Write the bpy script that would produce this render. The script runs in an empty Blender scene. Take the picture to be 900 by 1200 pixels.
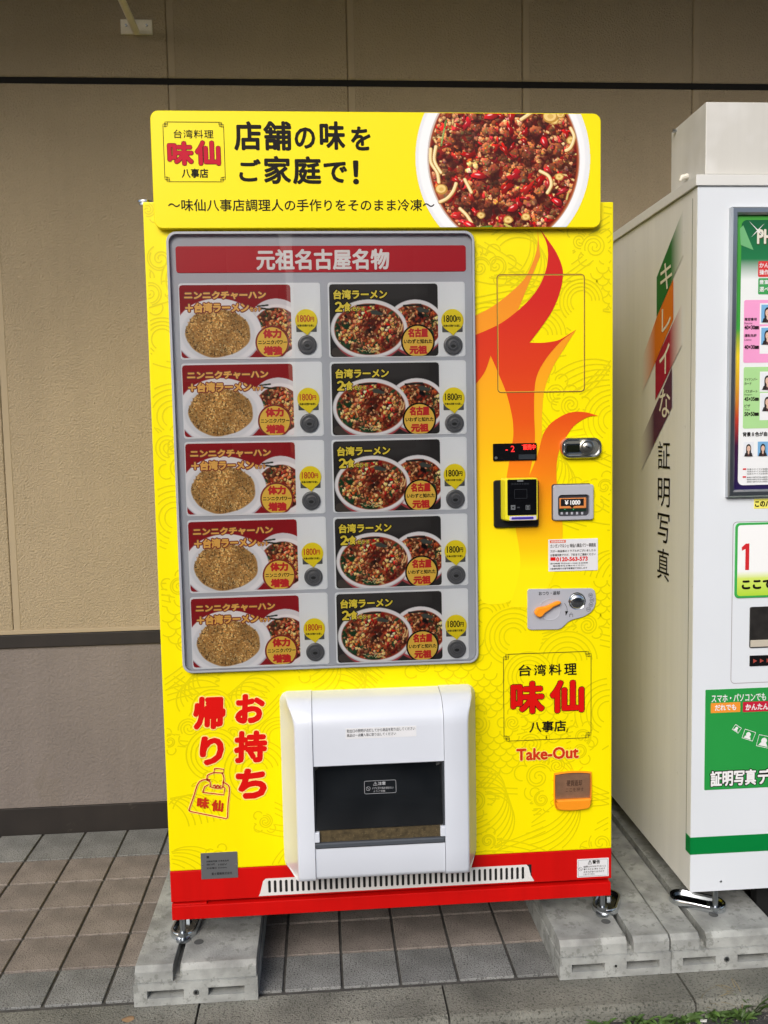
import bpy, bmesh, math, random
import numpy as np
from mathutils import Vector, Matrix
from mathutils.geometry import tessellate_polygon
random.seed(7)
rng = np.random.default_rng(5)
SC = bpy.context.scene
COL = SC.collection

# ------------------------------------------------------------------ camera
CF, CX, CY, CZ, YAW, PIT, ROL = 1032.6667, 0.3527, -1.9172, 1.2376, 0.0709, -0.0846, -0.0189
fw = Vector((math.sin(YAW)*math.cos(PIT), math.cos(YAW)*math.cos(PIT), math.sin(PIT)))
rt0 = Vector((math.cos(YAW), -math.sin(YAW), 0)); up0 = rt0.cross(fw)
rt = math.cos(ROL)*rt0 + math.sin(ROL)*up0
up = -math.sin(ROL)*rt0 + math.cos(ROL)*up0
cd = bpy.data.cameras.new('camera'); cam = bpy.data.objects.new('camera', cd); COL.objects.link(cam)
cam.matrix_world = Matrix(((rt.x, up.x, -fw.x, CX), (rt.y, up.y, -fw.y, CY), (rt.z, up.z, -fw.z, CZ), (0, 0, 0, 1)))
cd.sensor_fit = 'HORIZONTAL'; cd.sensor_width = 36; cd.lens = CF*36/900; cd.clip_start = 0.05; cd.clip_end = 500
SC.camera = cam

# ------------------------------------------------------------------ light
SUN_EL, SUN_AZ = math.radians(34), math.radians(205)     # azimuth clockwise from +Y: the street side
w = bpy.data.worlds.new("World"); SC.world = w; w.use_nodes = True
nt = w.node_tree; sky = nt.nodes.new('ShaderNodeTexSky'); sky.sky_type = 'NISHITA'; sky.sun_disc = False
sky.sun_elevation = SUN_EL; sky.sun_rotation = SUN_AZ; sky.air_density = 1.0; sky.dust_density = 3.0; sky.ozone_density = 0.6
bg = nt.nodes['Background']; nt.links.new(sky.outputs[0], bg.inputs[0]); bg.inputs[1].default_value = 0.085
sd = bpy.data.lights.new('sun', 'SUN'); sun = bpy.data.objects.new('sun', sd); COL.objects.link(sun)
sd.energy = 1.35; sd.angle = math.radians(32); sd.color = (1.0, 0.985, 0.96)
sdir = Vector((math.sin(SUN_AZ)*math.cos(SUN_EL), math.cos(SUN_AZ)*math.cos(SUN_EL), math.sin(SUN_EL)))
sun.rotation_euler = sdir.to_track_quat('Z', 'Y').to_euler()
SC.view_settings.view_transform = 'Standard'; SC.view_settings.look = 'None'
SC.view_settings.exposure = 0.72; SC.view_settings.gamma = 1

# ------------------------------------------------------------------ measuring helpers: a picture point on a real plane
def ray(u, v): return fw + (u-450)/CF*rt - (v-600)/CF*up
def onY(u, v, Y=0.0):
    d = ray(u, v); t = (Y-CY)/d.y; return (CX+t*d.x, CZ+t*d.z)
def onX(u, v, X):
    d = ray(u, v); t = (X-CX)/d.x; return (CY+t*d.y, CZ+t*d.z)
def onZ(u, v, Z=0.0):
    d = ray(u, v); t = (Z-CZ)/d.z; return (CX+t*d.x, CY+t*d.y)
def box(u0, v0, u1, v1, Y=0.0):          # rectangle on a plane y = Y
    um, vm = (u0+u1)/2, (v0+v1)/2
    return (onY(u0, vm, Y)[0], onY(um, v1, Y)[1], onY(u1, vm, Y)[0], onY(um, v0, Y)[1])

# ------------------------------------------------------------------ materials
def lin(c): return tuple((x/255/12.92 if x/255 <= .04045 else ((x/255+.055)/1.055)**2.4) for x in c)
MATS = {}
def mat(name, rgb=(200, 200, 200), rough=.5, metal=0., var=.04, vscale=6., bump=0., bscale=200., emit=0., spec=.5, rnd=0., coat=0., dist=.002, lin_=None, spots=None, streak=0.):
    if name in MATS: return MATS[name]
    m = bpy.data.materials.new(name); m.use_nodes = True; N = m.node_tree.nodes; L = m.node_tree.links
    b = N['Principled BSDF']; c = (*(lin_ or lin(rgb)), 1)
    tc = N.new('ShaderNodeTexCoord')
    b.inputs['Roughness'].default_value = rough; b.inputs['Metallic'].default_value = metal
    b.inputs['Specular IOR Level'].default_value = spec; b.inputs['Coat Weight'].default_value = coat
    b.inputs['Coat Roughness'].default_value = .08
    no = N.new('ShaderNodeTexNoise'); no.inputs['Scale'].default_value = vscale; no.inputs['Detail'].default_value = 6
    L.new(tc.outputs['Object'], no.inputs['Vector'])
    mr = N.new('ShaderNodeMapRange'); mr.inputs[1].default_value = .3; mr.inputs[2].default_value = .7
    mr.inputs[3].default_value = 1-var; mr.inputs[4].default_value = 1+var
    L.new(no.outputs[0], mr.inputs[0])
    val = mr.outputs[0]
    if rnd:
        oi = N.new('ShaderNodeObjectInfo'); m2 = N.new('ShaderNodeMapRange'); m2.inputs[3].default_value = 1-rnd; m2.inputs[4].default_value = 1+rnd
        L.new(oi.outputs['Random'], m2.inputs[0]); mm = N.new('ShaderNodeMath'); mm.operation = 'MULTIPLY'
        L.new(val, mm.inputs[0]); L.new(m2.outputs[0], mm.inputs[1]); val = mm.outputs[0]
    if streak:                                           # rain streaks and run marks
        mp = N.new('ShaderNodeMapping'); mp.inputs['Scale'].default_value = (9, 9, .55); L.new(tc.outputs['Object'], mp.inputs[0])
        n3 = N.new('ShaderNodeTexNoise'); n3.inputs['Scale'].default_value = 1.6; n3.inputs['Detail'].default_value = 7; n3.inputs['Roughness'].default_value = .65; L.new(mp.outputs[0], n3.inputs['Vector'])
        m3 = N.new('ShaderNodeMapRange'); m3.inputs[1].default_value = .42; m3.inputs[2].default_value = .72; m3.inputs[3].default_value = 1.0; m3.inputs[4].default_value = 1-streak
        L.new(n3.outputs[0], m3.inputs[0]); m4 = N.new('ShaderNodeMath'); m4.operation = 'MULTIPLY'; L.new(val, m4.inputs[0]); L.new(m3.outputs[0], m4.inputs[1]); val = m4.outputs[0]
    vm = N.new('ShaderNodeVectorMath'); vm.operation = 'SCALE'; vm.inputs[0].default_value = c[:3]; L.new(val, vm.inputs['Scale'])
    out = vm.outputs[0]
    if spots:                                            # (scale, threshold, colour, strength)
        s = N.new('ShaderNodeTexNoise'); s.inputs['Scale'].default_value = spots[0]; s.inputs['Detail'].default_value = 4; s.inputs['Roughness'].default_value = .7
        L.new(tc.outputs['Object'], s.inputs['Vector'])
        r = N.new('ShaderNodeMapRange'); r.inputs[1].default_value = spots[1]; r.inputs[2].default_value = spots[1]+.06; r.inputs[4].default_value = spots[3]
        L.new(s.outputs[0], r.inputs[0]); mx = N.new('ShaderNodeMix'); mx.data_type = 'RGBA'
        L.new(r.outputs[0], mx.inputs[0]); L.new(out, mx.inputs[6]); mx.inputs[7].default_value = (*lin(spots[2]), 1); out = mx.outputs[2]
    L.new(out, b.inputs['Base Color'])
    if emit: L.new(out, b.inputs['Emission Color']); b.inputs['Emission Strength'].default_value = emit
    if bump:
        n2 = N.new('ShaderNodeTexNoise'); n2.inputs['Scale'].default_value = bscale; n2.inputs['Detail'].default_value = 3
        L.new(tc.outputs['Object'], n2.inputs['Vector']); bp = N.new('ShaderNodeBump')
        bp.inputs['Strength'].default_value = bump; bp.inputs['Distance'].default_value = dist
        L.new(n2.outputs[0], bp.inputs['Height']); L.new(bp.outputs[0], b.inputs['Normal'])
    MATS[name] = m; return m
def gradient_mat(name, stops, axis='Z', rough=.35):
    """print whose ink changes colour along one axis of the object; stops = [(coordinate, srgb)]"""
    m = bpy.data.materials.new(name); m.use_nodes = True; N = m.node_tree.nodes; L = m.node_tree.links; b = N['Principled BSDF']
    tc = N.new('ShaderNodeTexCoord'); sp = N.new('ShaderNodeSeparateXYZ'); L.new(tc.outputs['Object'], sp.inputs[0])
    mr = N.new('ShaderNodeMapRange'); a, z = stops[0][0], stops[-1][0]; mr.inputs[1].default_value = a; mr.inputs[2].default_value = z
    L.new(sp.outputs[axis], mr.inputs[0]); cr = N.new('ShaderNodeValToRGB'); L.new(mr.outputs[0], cr.inputs[0])
    e = cr.color_ramp.elements
    while len(e) < len(stops): e.new(.5)
    for i, (p, c) in enumerate(stops): e[i].position = (p-a)/(z-a); e[i].color = (*lin(c), 1)
    L.new(cr.outputs[0], b.inputs['Base Color']); b.inputs['Roughness'].default_value = rough; return m
def photo_mat(name, rough=.35):
    m = bpy.data.materials.new(name); m.use_nodes = True; N = m.node_tree.nodes; L = m.node_tree.links
    at = N.new('ShaderNodeAttribute'); at.attribute_name = 'ink'; L.new(at.outputs['Color'], N['Principled BSDF'].inputs['Base Color'])
    N['Principled BSDF'].inputs['Roughness'].default_value = rough; N['Principled BSDF'].inputs['Specular IOR Level'].default_value = .2; return m
def glass_mat(name, tint=(1, 1, 1), rough=0.0, ior=1.5):
    m = bpy.data.materials.new(name); m.use_nodes = True; N = m.node_tree.nodes; L = m.node_tree.links
    N.remove(N['Principled BSDF']); t = N.new('ShaderNodeBsdfTransparent'); t.inputs[0].default_value = (*tint, 1)
    g = N.new('ShaderNodeBsdfGlossy'); g.inputs['Roughness'].default_value = rough
    f = N.new('ShaderNodeFresnel'); f.inputs[0].default_value = ior; mx = N.new('ShaderNodeMixShader')
    L.new(f.outputs[0], mx.inputs[0]); L.new(t.outputs[0], mx.inputs[1]); L.new(g.outputs[0], mx.inputs[2])
    L.new(mx.outputs[0], N['Material Output'].inputs[0]); return m

YEL = mat('yellow_vinyl', (246, 226, 2), .30, var=.03, vscale=2, lin_=(.95, .80, .000), spec=.3, streak=.035)
WAVE = mat('wave_ink', (214, 198, 0), .36, var=.02, lin_=(.75, .64, .000), spec=.3)
RED = mat('red_vinyl', (215, 14, 10), .32, var=.03, lin_=(.60, .004, .003), spec=.35, streak=.12, spots=(26, .70, (120, 40, 30), .35))
INK = mat('black_ink', (20, 16, 14), .55, spec=.15)
REDINK = mat('red_ink', (218, 26, 20), .4, lin_=(.66, .006, .004), spec=.2)
LOGORED = mat('logo_red_ink', (200, 25, 50), .5, lin_=(.56, .006, .03), spec=.15)
WHITEINK = mat('white_ink', (235, 235, 235), .4)
HALO = mat('pale_halo_ink', (250, 225, 130), .4)
GREYP = mat('grey_display_panel', (150, 155, 164), .4, lin_=(.46, .49, .55))
CARDW = mat('white_card', (222, 230, 236), .35, lin_=(.84, .88, .92))
PLASTIC = mat('white_plastic', (222, 226, 234), .30, var=.035, vscale=4, lin_=(.68, .72, .80), coat=.3, spots=(40, .74, (176, 176, 172), .3))
BLACKP = mat('black_plastic', (22, 22, 24), .35)
DARK = mat('dark_recess', (14, 14, 14), .8)
CHROME = mat('chrome', (210, 214, 218), .12, 1.0)
STEEL = mat('zinc_steel', (170, 175, 180), .3, 1.0, var=.1, vscale=60)
ORANGE = mat('orange_plastic', (246, 150, 30), .35)
GREYPL = mat('grey_plastic', (178, 180, 190), .42, lin_=(.42, .43, .48))
CONC = mat('concrete', (150, 153, 150), .88, var=.34, vscale=16, bump=.6, bscale=240, lin_=(.33, .34, .325), spots=(42, .55, (112, 114, 108), .55), dist=.002)
FOODP = photo_mat('food_print')

# ------------------------------------------------------------------ mesh helpers
WO = {}                                    # world origin of each object
class MB:
    def __init__(s): s.v = []; s.f = []; s.smooth = False
    def add(s, vs, fs):
        n = len(s.v); s.v.extend([tuple(p) for p in vs]); s.f.extend([tuple(n+i for i in f) for f in fs]); return s
    def box(s, x0, y0, z0, x1, y1, z1):
        return s.add([(x, y, z) for x in (x0, x1) for y in (y0, y1) for z in (z0, z1)],
                     [(0, 1, 3, 2), (4, 6, 7, 5), (0, 4, 5, 1), (2, 3, 7, 6), (0, 2, 6, 4), (1, 5, 7, 3)])
    def flat(s, poly, Y, axis='Y'):        # flat print, facing -Y
        tri = tessellate_polygon([[Vector((a, b, 0)) for a, b in poly]])
        return s.add([P3(a, Y, b, axis) for a, b in poly], [tuple(t) for t in tri])
    def prism(s, poly, yf, yb, ch=.0015, axis='Y'):   # front at yf, back at yb, chamfered front edge
        poly = ccw(poly); n = len(poly); ins = inset(poly, ch) if ch else poly
        sg = 1 if yb > yf else -1
        vs = [P3(a, yb, b, axis) for a, b in poly]+[P3(a, yf+sg*ch, b, axis) for a, b in poly]
        if ch: vs += [P3(a, yf, b, axis) for a, b in ins]
        fs = []
        for k in range(2 if ch else 1):
            for i in range(n):
                j = (i+1) % n; fs.append((k*n+i, k*n+j, (k+1)*n+j, (k+1)*n+i))
        base = (2 if ch else 1)*n
        tri = tessellate_polygon([[Vector((a, b, 0)) for a, b in ins]])
        fs += [tuple(base+i for i in t) for t in tri]
        fs += [tuple(reversed(t)) for t in tri]
        return s.add(vs, fs)
    def tube(s, pts, r, n=10, cap=True):
        pts = [Vector(p) for p in pts]; rings = []
        for i, p in enumerate(pts):
            d = (pts[min(i+1, len(pts)-1)]-pts[max(i-1, 0)]).normalized()
            a = d.orthogonal().normalized() if i == 0 else (rings_a - d*rings_a.dot(d)).normalized()
            rings_a = a; b = d.cross(a); rr = r[i] if isinstance(r, (list, tuple)) else r
            rings.append([p+rr*(math.cos(t)*a+math.sin(t)*b) for t in [2*math.pi*k/n for k in range(n)]])
        vs = [q for R in rings for q in R]; fs = []
        for i in range(len(pts)-1):
            for k in range(n): fs.append((i*n+k, i*n+(k+1) % n, (i+1)*n+(k+1) % n, (i+1)*n+k))
        if cap: fs += [tuple(range(n)), tuple(range((len(pts)-1)*n, len(pts)*n))]
        return s.add(vs, fs)
    def grid(s, rows, close=False):        # rows of equal length points
        n = len(rows[0]); fs = []
        for i in range(len(rows)-1):
            for k in range(n if close else n-1): fs.append((i*n+k, i*n+(k+1) % n, (i+1)*n+(k+1) % n, (i+1)*n+k))
        return s.add([p for r in rows for p in r], fs)
    def ribbon(s, pts, wd, Y, closed=False, axis='Y', taper=False):
        P = [Vector(p) for p in pts]; n = len(P)
        if n < 2: return s
        L_, R_ = [], []
        for i, p in enumerate(P):
            if closed: d = P[(i+1) % n]-P[i-1]
            else: d = P[min(i+1, n-1)]-P[max(i-1, 0)]
            if d.length < 1e-9: d = Vector((1, 0))
            d.normalize(); q = Vector((-d.y, d.x)); ww = wd/2*(math.sin(math.pi*(i+.5)/n)**.5 if taper else 1)
            L_.append(P3(*(p+q*ww).to_tuple(), Y, axis, True)); R_.append(P3(*(p-q*ww).to_tuple(), Y, axis, True))
        m = n if closed else n-1
        return s.add(L_+R_, [(i, (i+1) % n, n+(i+1) % n, n+i) for i in range(m)])
def P3(a, b, c, axis='Y', flatorder=False):
    if flatorder: a, b, c = a, c, b        # (a, c=plane, b)
    return (a, b, c) if axis == 'Y' else (b, a, c) if axis == 'X' else (a, c, b)
def area(p): return sum(p[i][0]*p[(i+1) % len(p)][1]-p[(i+1) % len(p)][0]*p[i][1] for i in range(len(p)))/2
def ccw(p): return list(p) if area(p) > 0 else list(reversed(p))
def inset(p, d):
    out = []; n = len(p)
    for i in range(n):
        a, b, c = Vector(p[i-1]), Vector(p[i]), Vector(p[(i+1) % n])
        e1, e2 = (b-a).normalized(), (c-b).normalized(); n1, n2 = Vector((-e1.y, e1.x)), Vector((-e2.y, e2.x))
        m = n1+n2; k = m.length_squared/2
        out.append(tuple(b+m*(d/max(k, .3)))if k > 1e-6 else tuple(b))
    return out
def rrect(x0, z0, x1, z1, r, n=6):
    r = min(r, abs(x1-x0)/2-1e-5, abs(z1-z0)/2-1e-5); o = []
    for cx_, cz_, a0 in ((x1-r, z1-r, 0), (x0+r, z1-r, 90), (x0+r, z0+r, 180), (x1-r, z0+r, 270)):
        for k in range(n+1):
            a = math.radians(a0+90*k/n); o.append((cx_+r*math.cos(a), cz_+r*math.sin(a)))
    return o
def circ(cx_, cz_, r, n=32, ry=None): return [(cx_+r*math.cos(2*math.pi*k/n), cz_+(ry or r)*math.sin(2*math.pi*k/n)) for k in range(n)]
def smooth_pts(pts, n=6, closed=False):
    P = [Vector(p) for p in pts]; o = []; N_ = len(P)
    for i in range(N_ if closed else N_-1):
        g = (lambda k: P[k % N_]) if closed else (lambda k: P[min(max(k, 0), N_-1)])
        a, b, c, d = g(i-1), g(i), g(i+1), g(i+2)
        for k in range(n):
            t = k/n; o.append(tuple(.5*((2*b)+(-a+c)*t+(2*a-5*b+4*c-d)*t*t+(-a+3*b-3*c+d)*t**3)))
    if not closed: o.append(tuple(P[-1]))
    return o
def empty(name, label, cat, loc, group=None):
    o = bpy.data.objects.new(name, None); COL.objects.link(o); o.location = loc; WO[o] = Vector(loc); o.empty_display_size = .05
    o['label'] = label; o['category'] = cat
    if group: o['group'] = group
    return o
def obj(name, mb, m, parent=None, origin=None, label=None, smooth=False, bevel=0, kind=None, cat=None, group=None):
    me = bpy.data.meshes.new(name); o = bpy.data.objects.new(name, me); COL.objects.link(o)
    po = WO[parent] if parent else Vector((0, 0, 0)); og = Vector(origin) if origin is not None else po
    v = np.array(mb.v, dtype=float)-np.array(og); me.from_pydata(v.tolist(), [], mb.f)
    bm = bmesh.new(); bm.from_mesh(me)
    if bevel:
        bmesh.ops.remove_doubles(bm, verts=bm.verts, dist=1e-6); bmesh.ops.recalc_face_normals(bm, faces=bm.faces)
        bmesh.ops.bevel(bm, geom=[e for e in bm.edges if len(e.link_faces) == 2 and e.calc_face_angle(0) > .5], offset=bevel, segments=2, affect='EDGES', profile=.6)
    elif len(bm.faces) < 3000: bmesh.ops.recalc_face_normals(bm, faces=bm.faces)
    if len(bm.faces) and abs(sum(f.normal.y*f.calc_area() for f in bm.faces)) > .98*sum(f.calc_area() for f in bm.faces) and sum(f.normal.y*f.calc_area() for f in bm.faces) > 0: bmesh.ops.reverse_faces(bm, faces=bm.faces)
    bm.to_mesh(me); bm.free()
    if smooth:
        me.polygons.foreach_set('use_smooth', [True]*len(me.polygons)); me.set_sharp_from_angle(angle=math.radians(40))
    me.materials.append(m); o.location = og-po; WO[o] = og
    if parent: o.parent = parent
    if label: o['label'] = label
    if kind: o['kind'] = kind
    if cat: o['category'] = cat
    if group: o['group'] = group
    return o

# text -> flat mesh, cached per (string, weight)
TX = {}
def glyphs(body, off=0.0, spacing=1.0, shear=0.0):
    k = (body, round(off, 4), spacing, shear)
    if k not in TX:
        cu = bpy.data.curves.new('text', 'FONT'); cu.body = body; cu.offset = off; cu.resolution_u = 3; cu.space_character = spacing; cu.shear = shear
        o = bpy.data.objects.new('text', cu); COL.objects.link(o); dg = bpy.context.evaluated_depsgraph_get()
        m = o.evaluated_get(dg).to_mesh(); TX[k] = ([(v.co.x, v.co.y) for v in m.vertices], [tuple(p.vertices) for p in m.polygons])
        o.evaluated_get(dg).to_mesh_clear(); bpy.data.objects.remove(o); bpy.data.curves.remove(cu)
    return TX[k]
def put_text(mb, body, rect, Y, off=0.0, spacing=1.0, axis='Y', rot=0.0, shear=0.0):
    """fit body's thin outline to rect (x0,z0,x1,z1); off = stroke weight added all round, in ems"""
    vs, fs = glyphs(body, 0.0, spacing, shear)
    if not vs: return
    ax = [p[0] for p in vs]; az = [p[1] for p in vs]; x0, z0, x1, z1 = rect
    sx = (x1-x0)/(max(ax)-min(ax)); sz = (z1-z0)/max(1e-6, max(az)-min(az)); cx_, cz_ = (x0+x1)/2, (z0+z1)/2
    em = (abs(sx)*abs(sz))**.5; c, s = math.cos(rot), math.sin(rot)
    n = 0 if off < .004 else 4 if off < .03 else 8 if off < .07 else 14
    shifts = [(off*em*math.cos(2*math.pi*k/n), off*em*math.sin(2*math.pi*k/n)) for k in range(n)]+([(off*.5*em*math.cos(2*math.pi*k/6+.3), off*.5*em*math.sin(2*math.pi*k/6+.3)) for k in range(6)] if off > .06 else [])+[(0, 0)]
    for q, (dx, dz) in enumerate(shifts):
        out = []
        for px, pz in vs:
            a, b = x0+(px-min(ax))*sx-cx_+dx, z0+(pz-min(az))*sz-cz_+dz
            out.append(P3(cx_+a*c-b*s, Y-q*.000012, cz_+a*s+b*c, axis))
        mb.add(out, fs)
def pt_text(mb, body, px, Y, off=0.0, **k): put_text(mb, body, box(*px, Y), Y, off, **k)

# ------------------------------------------------------------------ printed pictures: ink painted onto a fine grid
class Ink:
    def __init__(s, w_, h_, col): s.w, s.h = w_, h_; s.a = np.zeros((h_, w_, 3)); s.a[:] = col; s.clip = None
    def _blend(s, x0, y0, m, col):
        h_, w_ = m.shape[:2]; sub = s.a[y0:y0+h_, x0:x0+w_]; mm = m[..., None] if m.ndim == 2 else m
        if s.clip is not None: mm = mm*s.clip[y0:y0+h_, x0:x0+w_, None]
        sub[:] = sub*(1-mm)+np.asarray(col)*mm
    def _win(s, cx_, cy_, r):
        x0, x1 = max(0, int(cx_-r-2)), min(s.w, int(cx_+r+3)); y0, y1 = max(0, int(cy_-r-2)), min(s.h, int(cy_+r+3))
        if x1 <= x0 or y1 <= y0: return None
        Y_, X_ = np.mgrid[y0:y1, x0:x1]; return x0, y0, X_-cx_, Y_-cy_
    def ell(s, cx_, cy_, rx, ry, col, rot=0, soft=.6, irr=0, shade=0, alpha=1):
        wn = s._win(cx_, cy_, max(rx, ry)*(1+irr))
        if wn is None: return
        x0, y0, X_, Y_ = wn; c, q = math.cos(rot), math.sin(rot); a, b = (X_*c+Y_*q)/rx, (-X_*q+Y_*c)/ry
        r = np.sqrt(a*a+b*b)
        if irr:
            th = np.arctan2(b, a); r = r/(1+irr*(np.sin(3*th+random.random()*6)*.5+np.sin(5*th+random.random()*6)*.35+np.sin(9*th+random.random()*6)*.2))
        m = np.clip((1-r)*min(rx, ry)/soft+.5, 0, 1)*alpha
        col = np.asarray(col, float)
        if shade:
            k = 1+shade*(-(X_+Y_*1.3)/(max(rx, ry)*1.6)); col = np.clip(col[None, None]*k[..., None], 0, 255)
        s._blend(x0, y0, m, col)
    def line(s, pts, wd, col, soft=.7, shade=0):
        for (ax, ay), (bx, by) in zip(pts[:-1], pts[1:]):
            n = max(1, int(math.hypot(bx-ax, by-ay)/max(.8, wd*.35)))
            for k in range(n): s.ell(ax+(bx-ax)*k/n, ay+(by-ay)*k/n, wd/2, wd/2, col, soft=soft)
def ink_mesh(name, ink, rect, Y, parent, keep=None, m=FOODP, origin=None):
    x0, z0, x1, z1 = rect; h_, w_ = ink.h, ink.w
    xs = np.linspace(x0, x1, w_); zs = np.linspace(z1, z0, h_); X_, Z_ = np.meshgrid(xs, zs)
    og = np.array(WO[parent] if origin is None else origin)
    v = np.stack([X_.ravel()-og[0], np.full(X_.size, Y)-og[1], Z_.ravel()-og[2]], 1)
    I, J = np.meshgrid(np.arange(h_-1), np.arange(w_-1), indexing='ij'); a = (I*w_+J).ravel()
    if keep is not None:
        kk = keep(X_, Z_); ok = (kk[:-1, :-1] & kk[1:, :-1] & kk[:-1, 1:] & kk[1:, 1:]).ravel(); a = a[ok]
    q = np.stack([a, a+w_, a+w_+1, a+1], 1)
    me = bpy.data.meshes.new(name); me.vertices.add(len(v)); me.vertices.foreach_set('co', v.ravel())
    me.loops.add(q.size); me.loops.foreach_set('vertex_index', q.ravel().astype(np.int32)); me.polygons.add(len(q))
    me.polygons.foreach_set('loop_start', np.arange(0, q.size, 4, dtype=np.int32)); me.update(calc_edges=True)
    c = np.clip(ink.a/255, 0, 1).reshape(-1, 3); c = np.where(c <= .04045, c/12.92, ((c+.055)/1.055)**2.4)
    ca = me.color_attributes.new('ink', 'FLOAT_COLOR', 'POINT'); ca.data.foreach_set('color', np.concatenate([c, np.ones((len(c), 1))], 1).ravel())
    me.materials.append(m); o = bpy.data.objects.new(name, me); COL.objects.link(o); o.parent = parent
    o.location = Vector(og)-WO[parent]; WO[o] = Vector(og); return o
R_ = random.uniform
def jit(c, k=18): 
    d = R_(-k, k); return tuple(min(255, max(0, x+d+R_(-k/3, k/3))) for x in c)
def lowf(sc):
    q = [(R_(.6, 1.6)/sc, R_(.6, 1.6)/sc, R_(0, 6.28)) for _ in range(5)]
    return lambda x, y: sum(math.sin(a*x+b*y*(1 if k % 2 else -1)+c) for k, (a, b, c) in enumerate(q))/5
def stew(ink, cx_, cy_, rx, ry, n, sz, greens=False):
    """minced meat, chillies, garlic and noodles in a red broth, seen from above"""
    cl = np.zeros((ink.h, ink.w)); Y_, X_ = np.mgrid[0:ink.h, 0:ink.w]; r = np.sqrt(((X_-cx_)/rx)**2+((Y_-cy_)/ry)**2)
    ink.clip = np.clip((1-r)*min(rx, ry)/1.2+.5, 0, 1) * (ink.clip if ink.clip is not None else 1)
    lf = lowf(sz*3.2); wob = .38
    def tone(c, x, y): g_ = 1+lf(x, y)*1.1; return tuple(min(255, max(0, i*g_)) for i in c)
    def p(k=1.0):
        a = R_(0, 6.283); q = math.sqrt(random.random())*k; return cx_+rx*q*math.cos(a), cy_+ry*q*math.sin(a)
    def edge(lo=.7):
        a = R_(0, 6.283); q = R_(lo, 1); return cx_+rx*q*math.cos(a), cy_+ry*q*math.sin(a)
    for k in range(int(n*.25)): x, y = p(); ink.ell(x, y, sz*R_(1.2, 3), sz*R_(1, 2), jit((128, 22, 12) if not greens else (150, 48, 24)) if R_(0, 1) < .6 else jit((62, 18, 10), 10), R_(0, 3), 1.5, .2)
    for k in range(int(n*.05)):
        x, y = edge(.62); a = R_(0, 6.28); L_ = sz*R_(2, 5); cv = R_(-1, 1)
        ink.line([(x, y), (x+L_*math.cos(a), y+L_*math.sin(a)), (x+L_*1.8*math.cos(a+cv), y+L_*1.8*math.sin(a+cv))], sz*.95, jit((150, 100, 50)))
        ink.line([(x, y-1), (x+L_*math.cos(a), y-1+L_*math.sin(a)), (x+L_*1.8*math.cos(a+cv), y-1+L_*1.8*math.sin(a+cv))], sz*.6, jit((236, 205, 140)))
    if greens:
        for k in range(14): x, y = p(.9); ink.ell(x, y, sz*R_(2, 4), sz*R_(1, 2), random.choice([(196, 84, 40), (70, 22, 14), (160, 44, 26)]), R_(0, 3), 3, .3, 0, .8)
        for k in range(int(n*.22)):
            a = R_(1.5, 3.6) if R_(0, 1) < .7 else R_(0, 6.28); q = R_(.62, .98); x, y = cx_+rx*q*math.cos(a), cy_+ry*q*math.sin(a)
            ink.ell(x, y, sz*R_(1.5, 3.2), sz*R_(.5, 1), jit((28, 66, 40), 14), R_(0, 3), .8, .2, .3)
    for k in range(n):
        x, y = p(.93 if greens else .99); t = random.random(); a = R_(0, 3.14)
        if t < .66:
            c = jit(random.choice([(160, 86, 50), (186, 112, 70), (120, 56, 34), (198, 130, 84)] if not greens else [(176, 96, 52), (206, 140, 84), (140, 66, 38), (214, 160, 104)]), 20); c = tone(c, x, y); ink.ell(x+.8, y+.9, sz*R_(.7, 1.3), sz*R_(.6, 1.1), (74, 24, 16), a, 1.2, .25, 0, .7); ink.ell(x, y, sz*R_(.55, 1.15), sz*R_(.5, .95), c, a, .9, .3, .5)
            for q in range(4): ink.ell(x+R_(-.6, .6)*sz, y+R_(-.6, .6)*sz, sz*.26, sz*.2, tuple(min(255, i*R_(.7, 1.5)) for i in c), a, .7)
        elif t < (.84 if not greens else .72): ink.ell(x+.8, y+.9, sz*R_(.9, 1.7), sz*R_(.4, .7), (96, 14, 12), a, .8); ink.ell(x, y, sz*R_(.8, 1.6), sz*R_(.3, .62), tone(jit((176, 26, 26), 26), x, y), a, .6, .42, .5)
        elif t < .92: ink.ell(x, y, sz*R_(.4, .8), sz*R_(.35, .6), jit((214, 160, 110), 20), a, .6, .2, .3)
        elif t < .955: ink.ell(x, y, sz*R_(.5, 1.1), sz*R_(.4, .7), jit((64, 22, 16), 10), a, 1, .3)
        else: ink.ell(x, y, sz*R_(.12, .3), sz*R_(.12, .25), (250, 232, 214), a, .6)
    if not greens:
        for k in range(70):                              # larger clumps of mince and dark gaps between them
            x, y = p(.95); g_ = sz*R_(1.3, 2.4)
            if k % 3 == 0: ink.ell(x, y, g_*1.5, g_*.9, (58, 12, 8), R_(0, 3), g_*.5, .3, 0, .75); continue
            c = random.choice([(150, 82, 50), (172, 98, 62), (128, 62, 38)]); ink.ell(x+2, y+2.5, g_*1.15, g_, (66, 18, 12), R_(0, 3), 2, .25, 0, .8); ink.ell(x, y, g_, g_*.85, c, R_(0, 3), 1.2, .28, .5)
            for q in range(16): a = R_(0, 6.28); d = math.sqrt(random.random())*.85*g_; ink.ell(x+d*math.cos(a), y+d*math.sin(a)*.85, g_*R_(.12, .26), g_*R_(.1, .2), tuple(min(255, i*R_(.62, 1.5)) for i in c), a, .8, .2)
            if k % 4 == 0: ink.ell(x-g_*.3, y-g_*.4, g_*.14, g_*.08, (255, 236, 220), .5, .7)
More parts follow.
